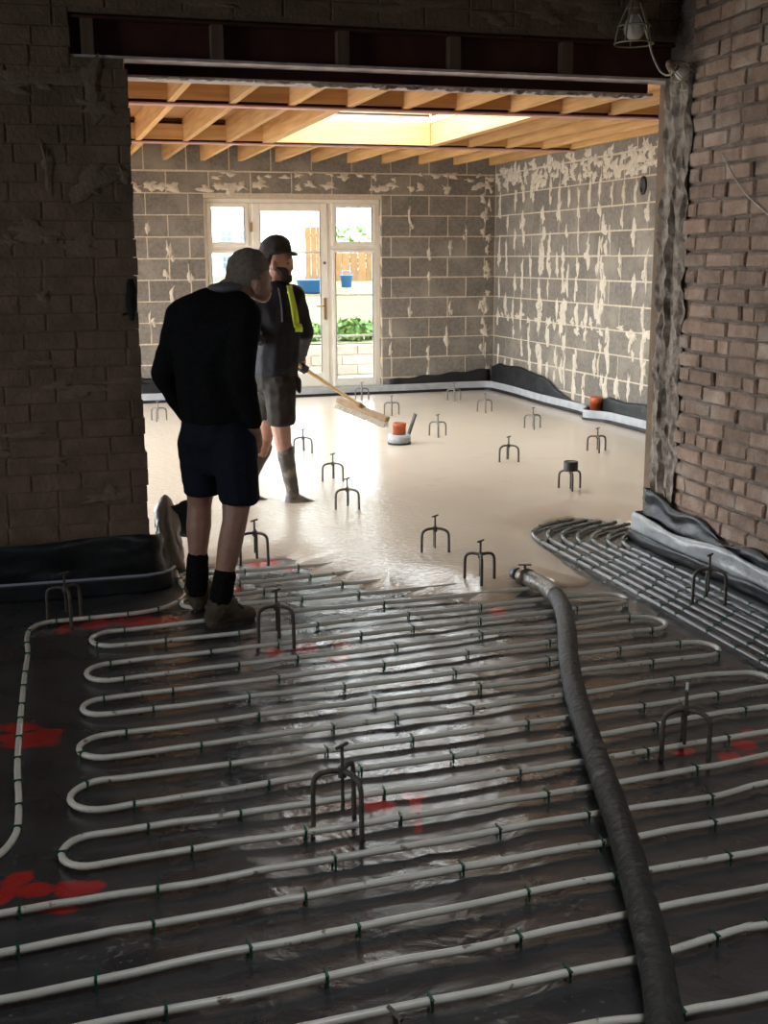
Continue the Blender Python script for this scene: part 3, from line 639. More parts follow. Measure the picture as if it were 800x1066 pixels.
# crumpled flap at the left jamb: grey underside and black flap
def flap(u, v):
    p = Vector((.55+.13*u, YO+.10+.25*v+.05*u, .012+.30*v*(1-.25*u)+.10*math.sin(u*3)*v))
    return p+Vector((.02*fb(u, v, 2, 4), .02*fb(u, v, 8, 4), .015*fb(u, v, 5, 4)))
def solid(o, t):
    m = o.modifiers.new('solid', 'SOLIDIFY'); m.thickness = t; return bake(o)
fp = solid(grid(flap, lin(0, 1, 12), lin(0, 1, 16), 'crumpled_foil', M['foil']), .004); tag(fp, 'crumpled grey foil sheet folded beside the left jamb', 'foil sheet')
def flap2(u, v):
    a = W(160+35*u, 534-14*u+18*v*u, 1, YO+.36+.10*v)
    return a+Vector((.006*fb(u, v, 3, 5), -.05*v, -.10*v*v+.01*fb(u, v, 6, 5)))
fp2 = solid(grid(flap2, lin(0, 1, 12), lin(0, 1, 10), 'black_flap', M['dpm'], fp), .004)
# near room, foot of the right brick wall: black sheet bulging, grey foam in front
rp = [(XB+.12, 5.74, 0), (XB+.03, 5.745, 0), (XB-.02, 5.72, 0), (XB-.045, 5.66, 0)]+[(XB-.03-.015*math.sin(y*6), y, 0) for y in lin(5.6, 3.4, 60)]
def rz_top(s): return .245+.045*math.sin(s*9+1)-.04*s+.02*math.sin(s*31)
d4 = ribbon('damp_proof_sheet', rp, lambda s: .0, rz_top, M['dpm'], .005, 0, None, 10, .035); tag(d4, 'black plastic sheet bulging at the foot of the brick wall', 'plastic sheet', 'damp proof sheets')
rp2 = [(XB+.04, 5.80, 0), (XB-.04, 5.80, 0), (XB-.085, 5.75, 0)]+[(XB-.085-.012*math.sin(y*5), y, 0) for y in lin(5.68, 3.4, 50)]
f4 = ribbon('edge_foam_strip', rp2, lambda s: .06, lambda s: .155+.012*math.sin(s*20), M['foil'], .014, 0, None, 4, .02); tag(f4, 'grey foam edge strip leaning at the foot of the brick wall', 'foam strip')
ribbon('strip_skirt', rp2, lambda s: .003, lambda s: .065, M['dpm'], .010, .012, f4, 4, .012)

# ------------------------------------------------------------------ underfloor heating pipes
PZ, PR = .021, .0102
R_ = {1: [(249, 595), (319, 589), (420, 580)], 2: [(242, 608), (344, 598), (440, 589)], 3: [(242, 619), (368, 607), (460, 599)], 4: [(263, 627.5), (400, 616), (500, 607)],
 5: [(200, 648), (268, 640), (400, 628), (500, 618)], 6: [(200, 664), (300, 654), (400, 642.5), (482, 634), (572, 623), (612, 620)], 7: [(200, 681), (300, 669.5), (400, 657.7), (555, 639), (600, 634), (640, 629)],
 8: [(200, 698), (300, 686), (400, 674.7), (535, 656), (580, 652), (640, 644), (670, 643)], 9: [(200, 716), (300, 704), (400, 691.7), (563, 670), (600, 664), (675, 656)],
 10: [(200, 733), (300, 721), (400, 709.6), (517, 695), (580, 685.5), (600, 681), (708, 669)], 11: [(200, 754), (300, 741), (400, 728), (500, 715), (580, 704.5), (600, 699), (708, 686)],
 12: [(200, 777), (300, 763), (400, 750), (545, 730), (605, 722), (683, 710), (735, 703), (780, 700.5)], 13: [(200, 800.5), (300, 787), (400, 773.5), (497, 760), (592, 747.5), (615, 743), (685, 733), (767, 720)],
 14: [(200, 828), (300, 812), (400, 797.5), (570, 773), (600, 769), (625, 765), (775, 739), (800, 736)], 15: [(200, 854), (300, 839), (400, 825), (475, 814), (600, 794.5), (632, 789), (780, 765), (800, 762)],
 16: [(200, 885), (300, 869), (400, 854.5), (600, 822), (645, 815), (732, 800), (800, 786)], 17: [(0, 952), (112, 933), (200, 920), (300, 902), (400, 885.7), (530, 863), (600, 851), (655, 842), (740, 830), (800, 815)],
 18: [(0, 992), (98, 974), (200, 955), (300, 937), (400, 918.5), (600, 883), (667, 871), (800, 846)], 19: [(0, 1041), (100, 1021), (200, 1000), (300, 980), (400, 960), (600, 920), (652, 910.5), (767, 891), (800, 884.5)],
 20: [(100, 1066), (200, 1047), (300, 1026), (400, 1004.5), (500, 985), (600, 964), (687, 945), (730, 936), (800, 924)], 21: [(330, 1066), (400, 1052.3), (500, 1032), (600, 1012), (669, 998), (697, 990), (725, 981), (762, 970), (785, 964), (800, 963)],
 22: [(560, 1077), (625, 1065), (677, 1059.5), (710, 1054), (800, 1037.5)]}
Lend = {(5, 6): (95, 667), (7, 8): (90, 702), (9, 10): (86, 739), (11, 12): (82, 780), (13, 14): (73, 832), (15, 16): (64, 890)}
Rend = {(6, 7): (653, 624), (8, 9): (694, 649), (10, 11): (749, 675), (12, 13): (807, 709)}
rows = {k: [W(x, y, 2, PZ) for x, y in v] for k, v in R_.items()}
def atx(row, X):
    p = rows[row]
    for a, b in zip(p[:-1], p[1:]):
        if a.x <= X <= b.x: return a+(b-a)*((X-a.x)/(b.x-a.x))
    a, b = (p[0], p[1]) if X < p[0].x else (p[-2], p[-1])
    if abs(b.x-a.x) < .02: return Vector((X, a.y, PZ))
    sl = max(-.06, min(.06, (b.y-a.y)/(b.x-a.x))); e = p[0] if X < p[0].x else p[-1]
    return Vector((X, e.y+sl*(X-e.x), PZ))
def ends(a, b, side):
    key = (a, b)
    if side == 'L': xe = W(*Lend[key], 2, PZ).x if key in Lend else {(1, 2): .62, (3, 4): .58}.get(key, -.42)
    else: xe = W(*Rend[key], 2, PZ).x if key in Rend else (2.36 if a < 6 else 2.50)
    return xe
path = []
def run(row, x0, x1):
    p = [q for q in rows[row] if min(x0, x1)+.03 < q.x < max(x0, x1)-.03]
    p = sorted(p+[atx(row, x0), atx(row, x1)], key=lambda q: q.x)
    return p if x1 > x0 else p[::-1]
side_next = 'L'; order = list(range(1, 23)); xin = 2.2; pth = []
for i, k in enumerate(order):
    last = i == len(order)-1
    if not last:
        xe = ends(k, k+1, side_next)
        gap = abs(atx(k, xe).y-atx(k+1, xe).y)/2; sgn = -1 if side_next == 'L' else 1; xc = xe-sgn*gap
    else: xc = 2.4 if side_next == 'R' else -.4
    seg = run(k, xin, xc); pth += crom(seg, 10)
    if not last:
        A, B = atx(k, xc), atx(k+1, xc); c = (A+B)/2
        for j in range(1, 12):
            a = math.pi*j/12; pth.append(c+(A-c)*math.cos(a)+Vector((sgn*gap*math.sin(a), 0, 0)))
        xin = xc; side_next = 'R' if side_next == 'L' else 'L'
pth = [p+Vector((0, 0, .002*nz(p.x, p.y, 4, 3)+floor_h(p.x, p.y)*.6)) for p in pth]
# thin out near-duplicate points
cl = [pth[0]]
for p in pth[1:]:
    if (p-cl[-1]).length > .006: cl.append(p)
hp_ = MB().tube(cl, PR, 8).build('heating_pipe', M['pipe'], None, True); tag(hp_, 'white underfloor heating pipe laid in long serpentine loops across the dark floor', 'pipe')
# clip: small green staple over the pipe
def clip_mesh():
    mb = MB(); R0, R1, wv = PR+.0008, PR+.0034, .0030; a0 = [-.6+(math.pi+1.2)*i/8 for i in range(9)]
    vs = []
    for a in a0:
        c, s_ = math.cos(a), math.sin(a)
        for rr in (R0, R1):
            for x in (-wv, wv): vs.append((x, rr*c, rr*s_))
    fs = []
    for i in range(8):
        b = i*4; fs += [(b, b+4, b+5, b+1), (b+2, b+3, b+7, b+6), (b, b+2, b+6, b+4), (b+1, b+5, b+7, b+3)]
    mb.add(vs, fs)
    for s_ in (-1, 1): mb.box(-wv, wv, s_*(PR+.002)-.0012, s_*(PR+.002)+.0012, -PZ+.001, .002)
    mb.box(-.003, .003, -PR-.009, PR+.009, PR+.0008, PR+.003)
    return mb.mesh('clip', M['clip'])
CLIP = clip_mesh()
def clips(obj, pts, first, step, jit, inside=None, cap=300, mesh=None):
    acc = 0; nxt = first; n_ = 0; r = random.Random(len(pts))
    for a, b in zip(pts[:-1], pts[1:]):
        L = (b-a).length; acc += L
        if acc >= nxt:
            ok = inside is None or inside(b)
            if ok and n_ < cap:
                d = b-a; link('pipe_clip', mesh or CLIP, obj, b, (0, 0, math.atan2(d.y, d.x)+r.uniform(-.12, .12))); n_ += 1
            nxt += step*r.uniform(1-jit, 1+jit)
sdq = lambda p: float(sdf(np.array([[p.x, p.y]]))[0])
clips(hp_, cl, .2, .36, .35, lambda p: sdq(p) < .03)
# perimeter pipe on the left
per = [(-30, 905), (0, 889), (15, 871), (19, 855), (19.5, 830), (18, 800), (20, 765), (22.5, 735), (25.5, 705), (29, 680), (28, 664), (33, 654), (48, 648), (80, 644.5), (115, 641), (150, 637), (175, 631), (190, 622), (193, 614), (188, 606), (184, 598), (183, 585)]
pp = crom([W(x, y, 2, PZ) for x, y in per], 8)
hp2 = MB().tube(pp, PR, 8).build('heating_pipe', M['pipe'], None, True); tag(hp2, 'white pipe following the left edge of the floor and round the left jamb', 'pipe'); clips(hp2, pp, .05, .17, .2)
# bundle of seven supply pipes on the right, bending to the right under the screed
NB = 7
names = ['outermost, nearest the serpentine loops', 'second from the serpentine loops', 'third from the serpentine loops', 'middle one of the seven', 'third from the brick wall', 'second from the brick wall', 'innermost, nearest the brick wall']
def bclip():
    mb = MB()
    for s_ in (-1,): mb.box(-.004, .004, -.013, .013, PR+.0005, PR+.003)
    a0 = [-.2+(math.pi+.4)*i/6 for i in range(7)]; vs = []
    for a in a0:
        for rr in (PR+.0008, PR+.003):
            for x in (-.004, .004): vs.append((x, rr*math.cos(a), rr*math.sin(a)))
    fs = []
    for i in range(6):
        b = i*4; fs += [(b, b+4, b+5, b+1), (b+2, b+3, b+7, b+6), (b, b+2, b+6, b+4), (b+1, b+5, b+7, b+3)]
    mb.add(vs, fs); return mb.mesh('clip', M['clip'])
BCL = bclip(); SPB = .066
for k in range(NB):
    X = 2.645+SPB*k; ye = 5.56+.012*k+.0; R0 = .12
    pts = [Vector((X+.004*math.sin(y*3+k), y, PZ)) for y in lin(2.4, 5.72-.055*k, 14)]
    # bend: first slightly left then sweep right into the screed
    y0 = 5.72-.055*k
    pts += [Vector((X-.002, y0+.12, PZ)), Vector((X+.022, y0+.24, PZ)), Vector((X+.075, y0+.345, PZ)), Vector((X+.16, y0+.43, PZ-.002)), Vector((X+.28, y0+.50, PZ-.004)), Vector((X+.42, y0+.56, PZ-.006))]
    if k > 4: pts = [p for p in pts if p.x < 3.26+.03]
    pts = crom(pts, 6)
    o = MB().tube(pts, PR+.001, 8).build('supply_pipe', M['pipe_dark'], None, True)
    tag(o, 'grey supply pipe bending into the screed beside the brick wall, '+names[k], 'pipe', 'supply pipe bundle'); clips(o, pts, .1+.05*k, .20, .3, mesh=BCL)

# ------------------------------------------------------------------ delivery hose
hpx = [(548, 601), (560, 606), (575, 616), (585, 630), (590, 650), (592, 680), (597, 712), (605, 742), (615, 772), (626, 803), (641, 845), (655, 890), (667, 935), (678, 980), (686, 1020), (693, 1066), (700, 1120)]
HR = .039
hpts = crom([W(x, y, 2, .07 if i > 1 else .062) for i, (x, y) in enumerate(hpx)], 8)
ho = MB().tube(hpts, [HR*(1+.03*nz(p.x*3, p.y*3, 2, 3)) for p in hpts], 16).build('delivery_hose', M['hose'], None, True); tag(ho, 'thick black rubber pump hose snaking over the pipes to the screed edge', 'hose')
a, b = hpts[0], hpts[1]; d = (a-b).normalized()
MB().tube(hpts[0:20], HR+.0015, 16).build('splashed_end', M['hose_wet'], ho, True)
MB().tube([a+d*.03, a-d*.02], HR+.006, 16).build('hose_clamp', M['clamp'], ho, True)
MB().tube([a+d*.012+Vector((0, 0, .035)), a+d*.012+Vector((.0, 0, .062))], .007, 8).tube([a+d*.012+Vector((-.03, .01, .060)), a+d*.012+Vector((.03, -.01, .060))], .005, 6).build('clamp_screw', M['clamp'], ho)
MB().tube([a+d*.05, a+d*.10], [HR-.006, HR-.010], 14).build('nozzle', M['grey_plastic'], ho, True)

# ------------------------------------------------------------------ levelling tripods
def tripod_meshes():
    arm, hub, leg = .082, .165, .0062
    out = {}
    def legm(a):
        c, s_ = math.cos(a), math.sin(a)
        pts = [(0, 0, hub+.002), (c*arm*.45, s_*arm*.45, hub+.004), (c*arm*.78, s_*arm*.78, hub-.002), (c*arm*.95, s_*arm*.95, hub-.016), (c*arm, s_*arm, hub-.04), (c*arm*1.01, s_*arm*1.01, hub-.1), (c*arm*1.02, s_*arm*1.02, .0)]
        return crom(pts, 3)
    out['leg'] = legm; out['hub'] = hub
    return out
TM = tripod_meshes()
def mk_tripod_mesh(mt):
    legs = [MB().tube(TM['leg'](a), .0076, 6).mesh('leg', mt, True) for a in (0, 2*math.pi/3, 4*math.pi/3)]
    hub = MB().lathe([(0, .150), (.012, .150), (.012, .178), (0, .178)], 10).mesh('hub', mt)
    return legs, hub
TR = {'iron': mk_tripod_mesh(M['iron']), 'dusty': mk_tripod_mesh(M['iron_dusty'])}
def rodm(z0, z1, tbar, mt, tip=False):
    return MB().tube([(0, 0, z0), (0, 0, z1)], .0054, 6).mesh('rod', mt), (MB().tube([(-.021, 0, z1), (.021, 0, z1+.004)], .0048, 6).mesh('tee', mt) if tbar else None)
RODS = {k: rodm(.06, .232, True, M['iron' if k == 'iron' else 'iron_dusty']) for k in ('iron', 'dusty')}
RT = rodm(.05, .235, False, M['iron']); TIP = MB().tube([(0, 0, .228), (0, 0, .256)], .005, 8).mesh('tip', M['white_tip'])
CUP = MB().lathe([(0, 0), (.046, 0), (.048, .004), (.048, .062), (.040, .062), (.038, .056), (0, .056)], 20).mesh('cup', M['black_cap'], False)
CAPT = MB().lathe([(0, .0565), (.037, .0565), (.037, .0585), (0, .0585)], 18).mesh('cup_lining', M['iron_dusty'], False)
def tripod(px, py, rot, label, screed, style='iron', top='tee', trot=.5, mesh_z=1.0):
    c = W(px, py, 2, SCZ if screed else .003)
    root = empty('levelling_tripod', (c.x, c.y, .003), rot); legs, hub = TR[style]
    for l in legs: link('leg', l, root)
    link('hub', hub, root)
    if top == 'tee':
        rd = link('rod', RODS[style][0], root); link('tee_handle', RODS[style][1], rd, None, (0, 0, trot-rot))
    elif top == 'tip':
        rd = link('rod', RT[0], root); link('white_tip', TIP, rd)
    else:
        rd = link('rod', RT[0], root); rd.scale = (1, 1, .75); cu = link('cup', CUP, root, (0, 0, .172)); link('cup_lining', CAPT, cu)
    tag(root, label, 'tripod', 'levelling tripods on the floor')
    if mesh_z: root.scale = (1, 1, mesh_z)
    return root
# pixel = middle of the three feet
D = math.radians
TRI = [(70, 650, 178, 'dark levelling tripod standing against the black sheet at the left wall', False, 'iron', 'tee'),
 (289, 671, -30, 'levelling tripod with tee handle just right of the brown boot', False, 'iron', 'tee'),
 (266, 587, -30, 'levelling tripod at the screed edge just right of the bare calf', False, 'iron', 'tee'),
 (357.5, 866, -50, 'nearest levelling tripod, standing over red paint in the foreground', False, 'iron', 'tee'),
 (712, 790, -40, 'levelling tripod with a white-tipped rod on the right foreground pipes', False, 'iron', 'tip'),
 (737, 629, -40, 'levelling tripod straddling the grey supply pipes by the brick wall', False, 'iron', 'tee'),
 (453, 573, -30, 'levelling tripod standing in the screed left of the one by the hose end', True, 'iron', 'tee'),
 (500, 612, 30, 'levelling tripod in the puddle of screed beside the hose end', False, 'iron', 'tee'),
 (529.5, 480, -30, 'levelling tripod in the middle of the screed left of the black cup', True, 'iron', 'tee'),
 (594, 509, 30, 'levelling tripod with a black cup on top in the screed', True, 'iron', 'cup'),
 (622, 470, 30, 'levelling tripod behind the one with the black cup', True, 'iron', 'tee'),
 (456, 454, 30, 'levelling tripod just right of the orange stub with the grey flap', True, 'dusty', 'tee'),
 (408, 432, 30, 'pale levelling tripod behind the broom head', True, 'dusty', 'tee'),
 (473, 417, 30, 'pale levelling tripod near the back wall, second from the right wall', True, 'dusty', 'tee'),
 (505, 429, 30, 'pale levelling tripod near the far corner of the room', True, 'dusty', 'tee'),
 (555, 446, 30, 'pale levelling tripod near the foam strip of the right block wall', True, 'dusty', 'tee'),
 (316, 471, -30, 'levelling tripod just right of the knee of the man in the cap', True, 'dusty', 'tee'),
 (347, 500, -30, 'levelling tripod in the rippled screed, middle one of three beside the splashed boot', True, 'dusty', 'tee'),
 (362, 529, -30, 'levelling tripod in the rippled screed, nearest of three beside the splashed boot', True, 'dusty', 'tee'),
 (377, 416, 30, 'pale levelling tripod in front of the right half of the garden door', True, 'dusty', 'tee'),
 (165, 438, 30, 'pale levelling tripod far back beside the left jamb', True, 'dusty', 'tee'),
 (412, 1172, 20, 'levelling tripod whose handle just pokes in at the bottom of the picture', False, 'iron', 'tee')]
for (px, py, ro, lab, sc_, st, tp) in TRI: tripod(px, py, D(ro)-YAW, lab, sc_, st, tp, .45 if not lab.startswith('levelling tripod whose') else 1.9, 1.1 if px == 357.5 else 1.0)

# ------------------------------------------------------------------ drain stubs
c = W(416, 462, 2, SCZ); ds = empty('drain_stub', (c.x, c.y, 0))
MB().lathe([(.045, .02), (.055, .02), (.055, .20), (.058, .20), (.058, .225), (.050, .228), (.048, .20), (.045, .03)], 22).build('socket_pipe', M['orange'], ds, True)
MB().lathe([(.075, .0), (.098, .0), (.098, .066), (.075, .066)], 22).build('black_base_band', M['dpm'], ds, True)
MB().lathe([(.070, .066), (.094, .066), (.094, .13), (.070, .13)], 22).build('foam_collar', M['foam'], ds, True)
a_, b_ = Vector((.072, .0, .10)), Vector((.135, -.02, .30)); MB().bar(a_, b_, .05, .012, (1, 0, 0)).build('grey_flap', M['grey_plastic'], ds)
tag(ds, 'orange drain stub with foam collar and upright grey flap standing in the screed', 'drain pipe')
c2 = pv; ds = empty('drain_stub', (XR-.075, c2.y, 0))
MB().lathe([(.045, .02), (.055, .02), (.055, .20), (.06, .20), (.06, .26), (.052, .262), (.048, .20), (.045, .03)], 22).build('socket_pipe', M['orange'], ds, True)
tag(ds, 'orange drain stub rising behind the foam strip at the right block wall', 'drain pipe')

# ------------------------------------------------------------------ festoon lights, cables
def lamp(px, py, Y, tilt, label):
    c = W(px, py, 1, Y); root = empty('caged_bulb', c); root.rotation_euler = tilt
    MB().lathe([(0, -.062), (.018, -.058), (.032, -.040), (.036, -.018), (.030, .004), (.018, .022), (.016, .03), (0, .03)], 18).build('bulb', M['bulb'], root, True)
    MB().lathe([(0, .028), (.021, .028), (.024, .04), (.022, .08), (.010, .092), (0, .092)], 14).build('lamp_holder', M['holder'], root, True)
    cg = MB()
    for zz, rr in ((-.075, .064), (-.012, .052), (.05, .026)): cg.tube([(rr*math.cos(a), rr*math.sin(a), zz) for a in lin(0, 2*math.pi*19/20, 20)], .0034, 5, closed=True)
    for k in range(5):
        a = 2*math.pi*k/5; cg.tube(crom([(.022*math.cos(a), .022*math.sin(a), .07), (.052*math.cos(a), .052*math.sin(a), -.012), (.064*math.cos(a), .064*math.sin(a), -.075)], 4), .003, 5)
    cg.build('wire_cage', M['cage'], root, True)
    tag(root, label, 'lamp', 'festoon lights'); return root
l1 = lamp(661, 24, YO-.10, (0, 0, 0), 'unlit bulb in a wire cage hanging in front of the lintel'); l1.scale = (1.5, 1.5, 1.3)
l2 = lamp(708, 74, YO-.17, (.2, -1.15, 0), 'unlit caged bulb tucked in the corner above the brick wall')
def cable(name, pts, r_, label): tag(MB().tube(crom(pts, 8), r_, 6).build(name, M['cable'], None, True), label, 'cable')
cable('festoon_cable', [W(661, 8, 1, YO-.10), W(668, 20, 1, YO-.14), W(675, 40, 1, YO-.14), W(680, 58, 1, YO-.12), W(688, 74, 1, YO-.10), W(697, 78, 1, YO-.12), W(704, 70, 1, YO-.17)], .0055, 'pale cable looping between the two caged bulbs')
cable('wall_cable', [W(752, 160, 0, XB-.006), W(764, 183, 0, XB-.008), W(778, 203, 0, XB-.008), W(790, 214, 0, XB-.008), W(806, 228, 0, XB-.008), W(830, 240, 0, XB-.01)], .0032, 'thin pale cable drooping across the brick wall')
# black cloth hanging on the left jamb
c = W(137, 312, 1, YO-.012)
def rag(u, v):
    wd = .023*math.sin(math.pi*min(1, .12+v*.8))**.8; return Vector((c.x+(u-.5)*2*wd+.004*nz(u, v, 3, 5), c.y-.02*math.sin(math.pi*u)*(.4+v)+.004*fb(u, v, 6, 6), c.z+.095-.19*v))
rg = solid(grid(rag, lin(0, 1, 10), lin(0, 1, 16), 'hanging_cloth', M['black_rag']), .004); tag(rg, 'small black cloth hanging on the left jamb', 'cloth')
MB().tube([c+Vector((-.005, 0, -.06)), c+Vector((-.045, -.004, -.068))], .005, 6).build('tie', M['black_rag'], rg)
# ------------------------------------------------------------------ people
_ib = bmesh.new(); bmesh.ops.create_icosphere(_ib, subdivisions=2, radius=1); ICO = [v.co.copy() for v in _ib.verts]; _ib.free()
def blob(name, prims, mt, parent, voxel=.010, smooth=6, wr=0, wsc=14, fac=.6):
    """union of convex hulls of ellipsoids -> one continuous skin"""
    mb = MB()
    for pr in prims:
        bm = bmesh.new()
        for e in pr:
            c, rad = e[0], e[1]; yaw_ = e[2] if len(e) > 2 else 0
            if not isinstance(rad, (tuple, list)): rad = (rad,)*3
            rx, fx = (RH*math.cos(yaw_)+FH*math.sin(yaw_)), (FH*math.cos(yaw_)-RH*math.sin(yaw_))
            for q in ICO: bm.verts.new(c+rx*q.x*rad[0]+fx*q.y*rad[1]+UP*q.z*rad[2])
        bmesh.ops.convex_hull(bm, input=bm.verts); bmesh.ops.delete(bm, geom=[v for v in bm.verts if not v.link_faces], context='VERTS')
        bm.verts.index_update(); mb.add([v.co.copy() for v in bm.verts], [tuple(v.index for v in f.verts) for f in bm.faces]); bm.free()
    o = mb.build(name, mt, None)
    m = o.modifiers.new('r', 'REMESH'); m.mode = 'VOXEL'; m.voxel_size = voxel
    if smooth: m = o.modifiers.new('s', 'SMOOTH'); m.factor = fac; m.iterations = smooth
    bake(o); me = o.data
    if wr:
        for v in me.vertices:
            c = v.co; n_ = noise.noise(Vector((c.x*wsc, c.y*wsc, c.z*wsc*.8)))+.5*noise.noise(Vector((c.x*wsc*2, c.y*wsc*2, c.z*wsc*2.5)))
            v.co = c+v.normal*wr*n_
    me.polygons.foreach_set('use_smooth', [True]*len(me.polygons)); me.materials.clear(); me.materials.append(mt); me.update()
    if parent is not None:
        o.parent = parent; o.matrix_parent_inverse = Matrix.Translation(-parent.location)
    return o
def cap_(a, ra, b, rb): return [(a, ra), (b, rb)]
def chain(pts): return [[(a[0], a[1]), (b[0], b[1])] for a, b in zip(pts[:-1], pts[1:])]

# ---- man in the black jumper (from behind, looking down to the right)
Rheel, Rtoe = W(219, 654, 2, .0), W(263, 647, 2, .0); Lheel = W(205, 637, 2, .0); Ltoe = Lheel+FH*.25+RH*.05
DR, DL = Rheel.dot(FH), Lheel.dot(FH); D0 = (DR+DL)/2
m1_ = empty('person', ((Rheel.x+Lheel.x)/2, (Rheel.y+Lheel.y)/2, 0))
P = lambda x, y, d=0: S(x, y, D0+d)
kR, kL = DR-D0, DL-D0
sh = dict(Ls=P(191, 329, .06), Le=P(172, 390, .10), Lw=P(196, 432, .24), Rs=P(253, 331, -.04), Re=P(251, 390, -.11), Rw=P(262, 438, -.05))
legL = [(P(208, 470, kL*.5), .085), (P(209, 505, kL*.8), .068), (P(208, 525, kL), .055), (P(207, 548, kL), .058), (P(206, 583, kL+.01), .040), (P(205, 612, kL+.03), .040)]
legR = [(P(243, 472, kR*.5), .085), (P(247, 515, kR*.8), .068), (P(245, 540, kR), .056), (P(240, 565, kR), .056), (P(233, 600, kR), .040), (P(229, 628, kR), .036)]
hand = [[(P(263, 443, -.05), .034), (P(265, 456, -.03), (.036, .024, .036))]]
for i, (dx, dy, dd) in enumerate(((-6, 470, -.05), (-2, 473, -.045), (2, 473, -.03), (5, 471, -.015))): hand.append([(P(264+dx*.8, 457, dd-.0), .012), (P(265+dx, dy, dd+.01), .009)])
hand.append([(P(270, 452, -.01), .013), (P(272, 463, .0), .010)])
body = [[(P(259, 284, .06), (.086, .092, .098)), (P(264, 290, .07), (.075, .08, .085))],
        [(P(264, 294, .07), (.062, .062, .06)), (P(273, 305, .09), .042), (P(275, 308, .10), .030)],
        [(P(276, 296, .14), .026), (P(282, 301, .15), .010)], [(P(277, 290, .12), (.03, .03, .02)), (P(270, 289, .10), .04)],
        [(P(267, 298, -.030), (.018, .016, .030)), (P(268, 294.5, -.040), (.015, .012, .018))], [(P(268, 304, -.018), (.010, .016, .013))],
        [(P(238, 304, .02), .060), (P(256, 296, .05), .058)],
        [(P(205, 330, .05), .06), (P(250, 330, -.02), .06), (P(224, 385, .02), (.135, .10, .06))], [(P(224, 385, .02), (.13, .10, .06)), (P(225, 448, 0), (.14, .105, .07))],
        *chain([(sh['Ls'], .058), (sh['Le'], .045), (sh['Lw'], .032)]), *chain([(sh['Rs'], .058), (sh['Re'], .045), (sh['Rw'], .033)]), [(sh['Rw'], .033), (P(263, 446, -.05), .033)], *hand,
        [(sh['Lw'], .03), (P(206, 446, .26), (.036, .024, .04))], *[[(P(206+k*4, 446, .26), .012), (P(208+k*4, 462, .25), .009)] for k in (-1, 0, 1, 2)], [(P(212, 442, .24), .013), (P(216, 452, .22), .010)],
        *chain(legL), *chain(legR)]
bo = blob('body', body, M['skin'], m1_, .0075, 4)
blob('hair', [[(P(257, 282, .055), (.091, .096, .098)), (P(261, 279, .075), (.083, .083, .086))], [(P(249, 290, .035), (.062, .07, .05))]], M['hair_grey'], bo, .008, 3, .003, 60)
jm = [[(P(197, 327, .05), .082), (P(250, 327, -.03), .084), (P(234, 306, .02), (.075, .075, .05)), (P(214, 322, -.02), (.10, .09, .07))],
      [(P(200, 330, .05), .09), (P(248, 330, -.02), .09), (P(218, 380, .0), (.150, .135, .06))], [(P(218, 380, .0), (.155, .135, .06)), (P(225, 428, 0), (.160, .13, .045)), (P(226, 438, 0), (.160, .128, .02))],
      *chain([(sh['Ls'], .078), (sh['Le'], .064), (sh['Lw'], .046)]), *chain([(sh['Rs'], .080), (sh['Re'], .062), (sh['Rw'], .046)])]
j_ = blob('jumper', jm, M['jumper'], m1_, .010, 6, .007, 9)
blob('collar', [[(P(234, 300, .0), (.078, .076, .026)), (P(241, 298, .02), (.070, .070, .024))]], M['collar'], j_, .008, 4)
shp = [[(P(226, 436, 0), (.157, .122, .03)), (P(226, 458, 0), (.168, .135, .05))], [(P(209, 460, kL*.4), .105), (P(212, 512, kL*.8), (.092, .098, .022))], [(P(243, 462, kR*.4), .105), (P(250, 521, kR*.8), (.086, .098, .022))], [(P(226, 460, 0), (.16, .12, .05)), (P(229, 485, 0), (.10, .10, .04))]]
blob('shorts', shp, M['shorts_navy'], m1_, .010, 5, .006, 11)
for nm, leg_, px0, px1, kk in (('L', legL, (206, 580), (205, 612), kL), ('R', legR, (234, 599), (229, 630), kR-.012)):
    blob('sock', [[(P(*px0, kk+.008), .050), (P((px0[0]+px1[0])/2, (px0[1]+px1[1])/2, kk+.01), .052), (P(*px1, kk+.015), .053)]], M['sock'], m1_, .007, 3, .003, 30)
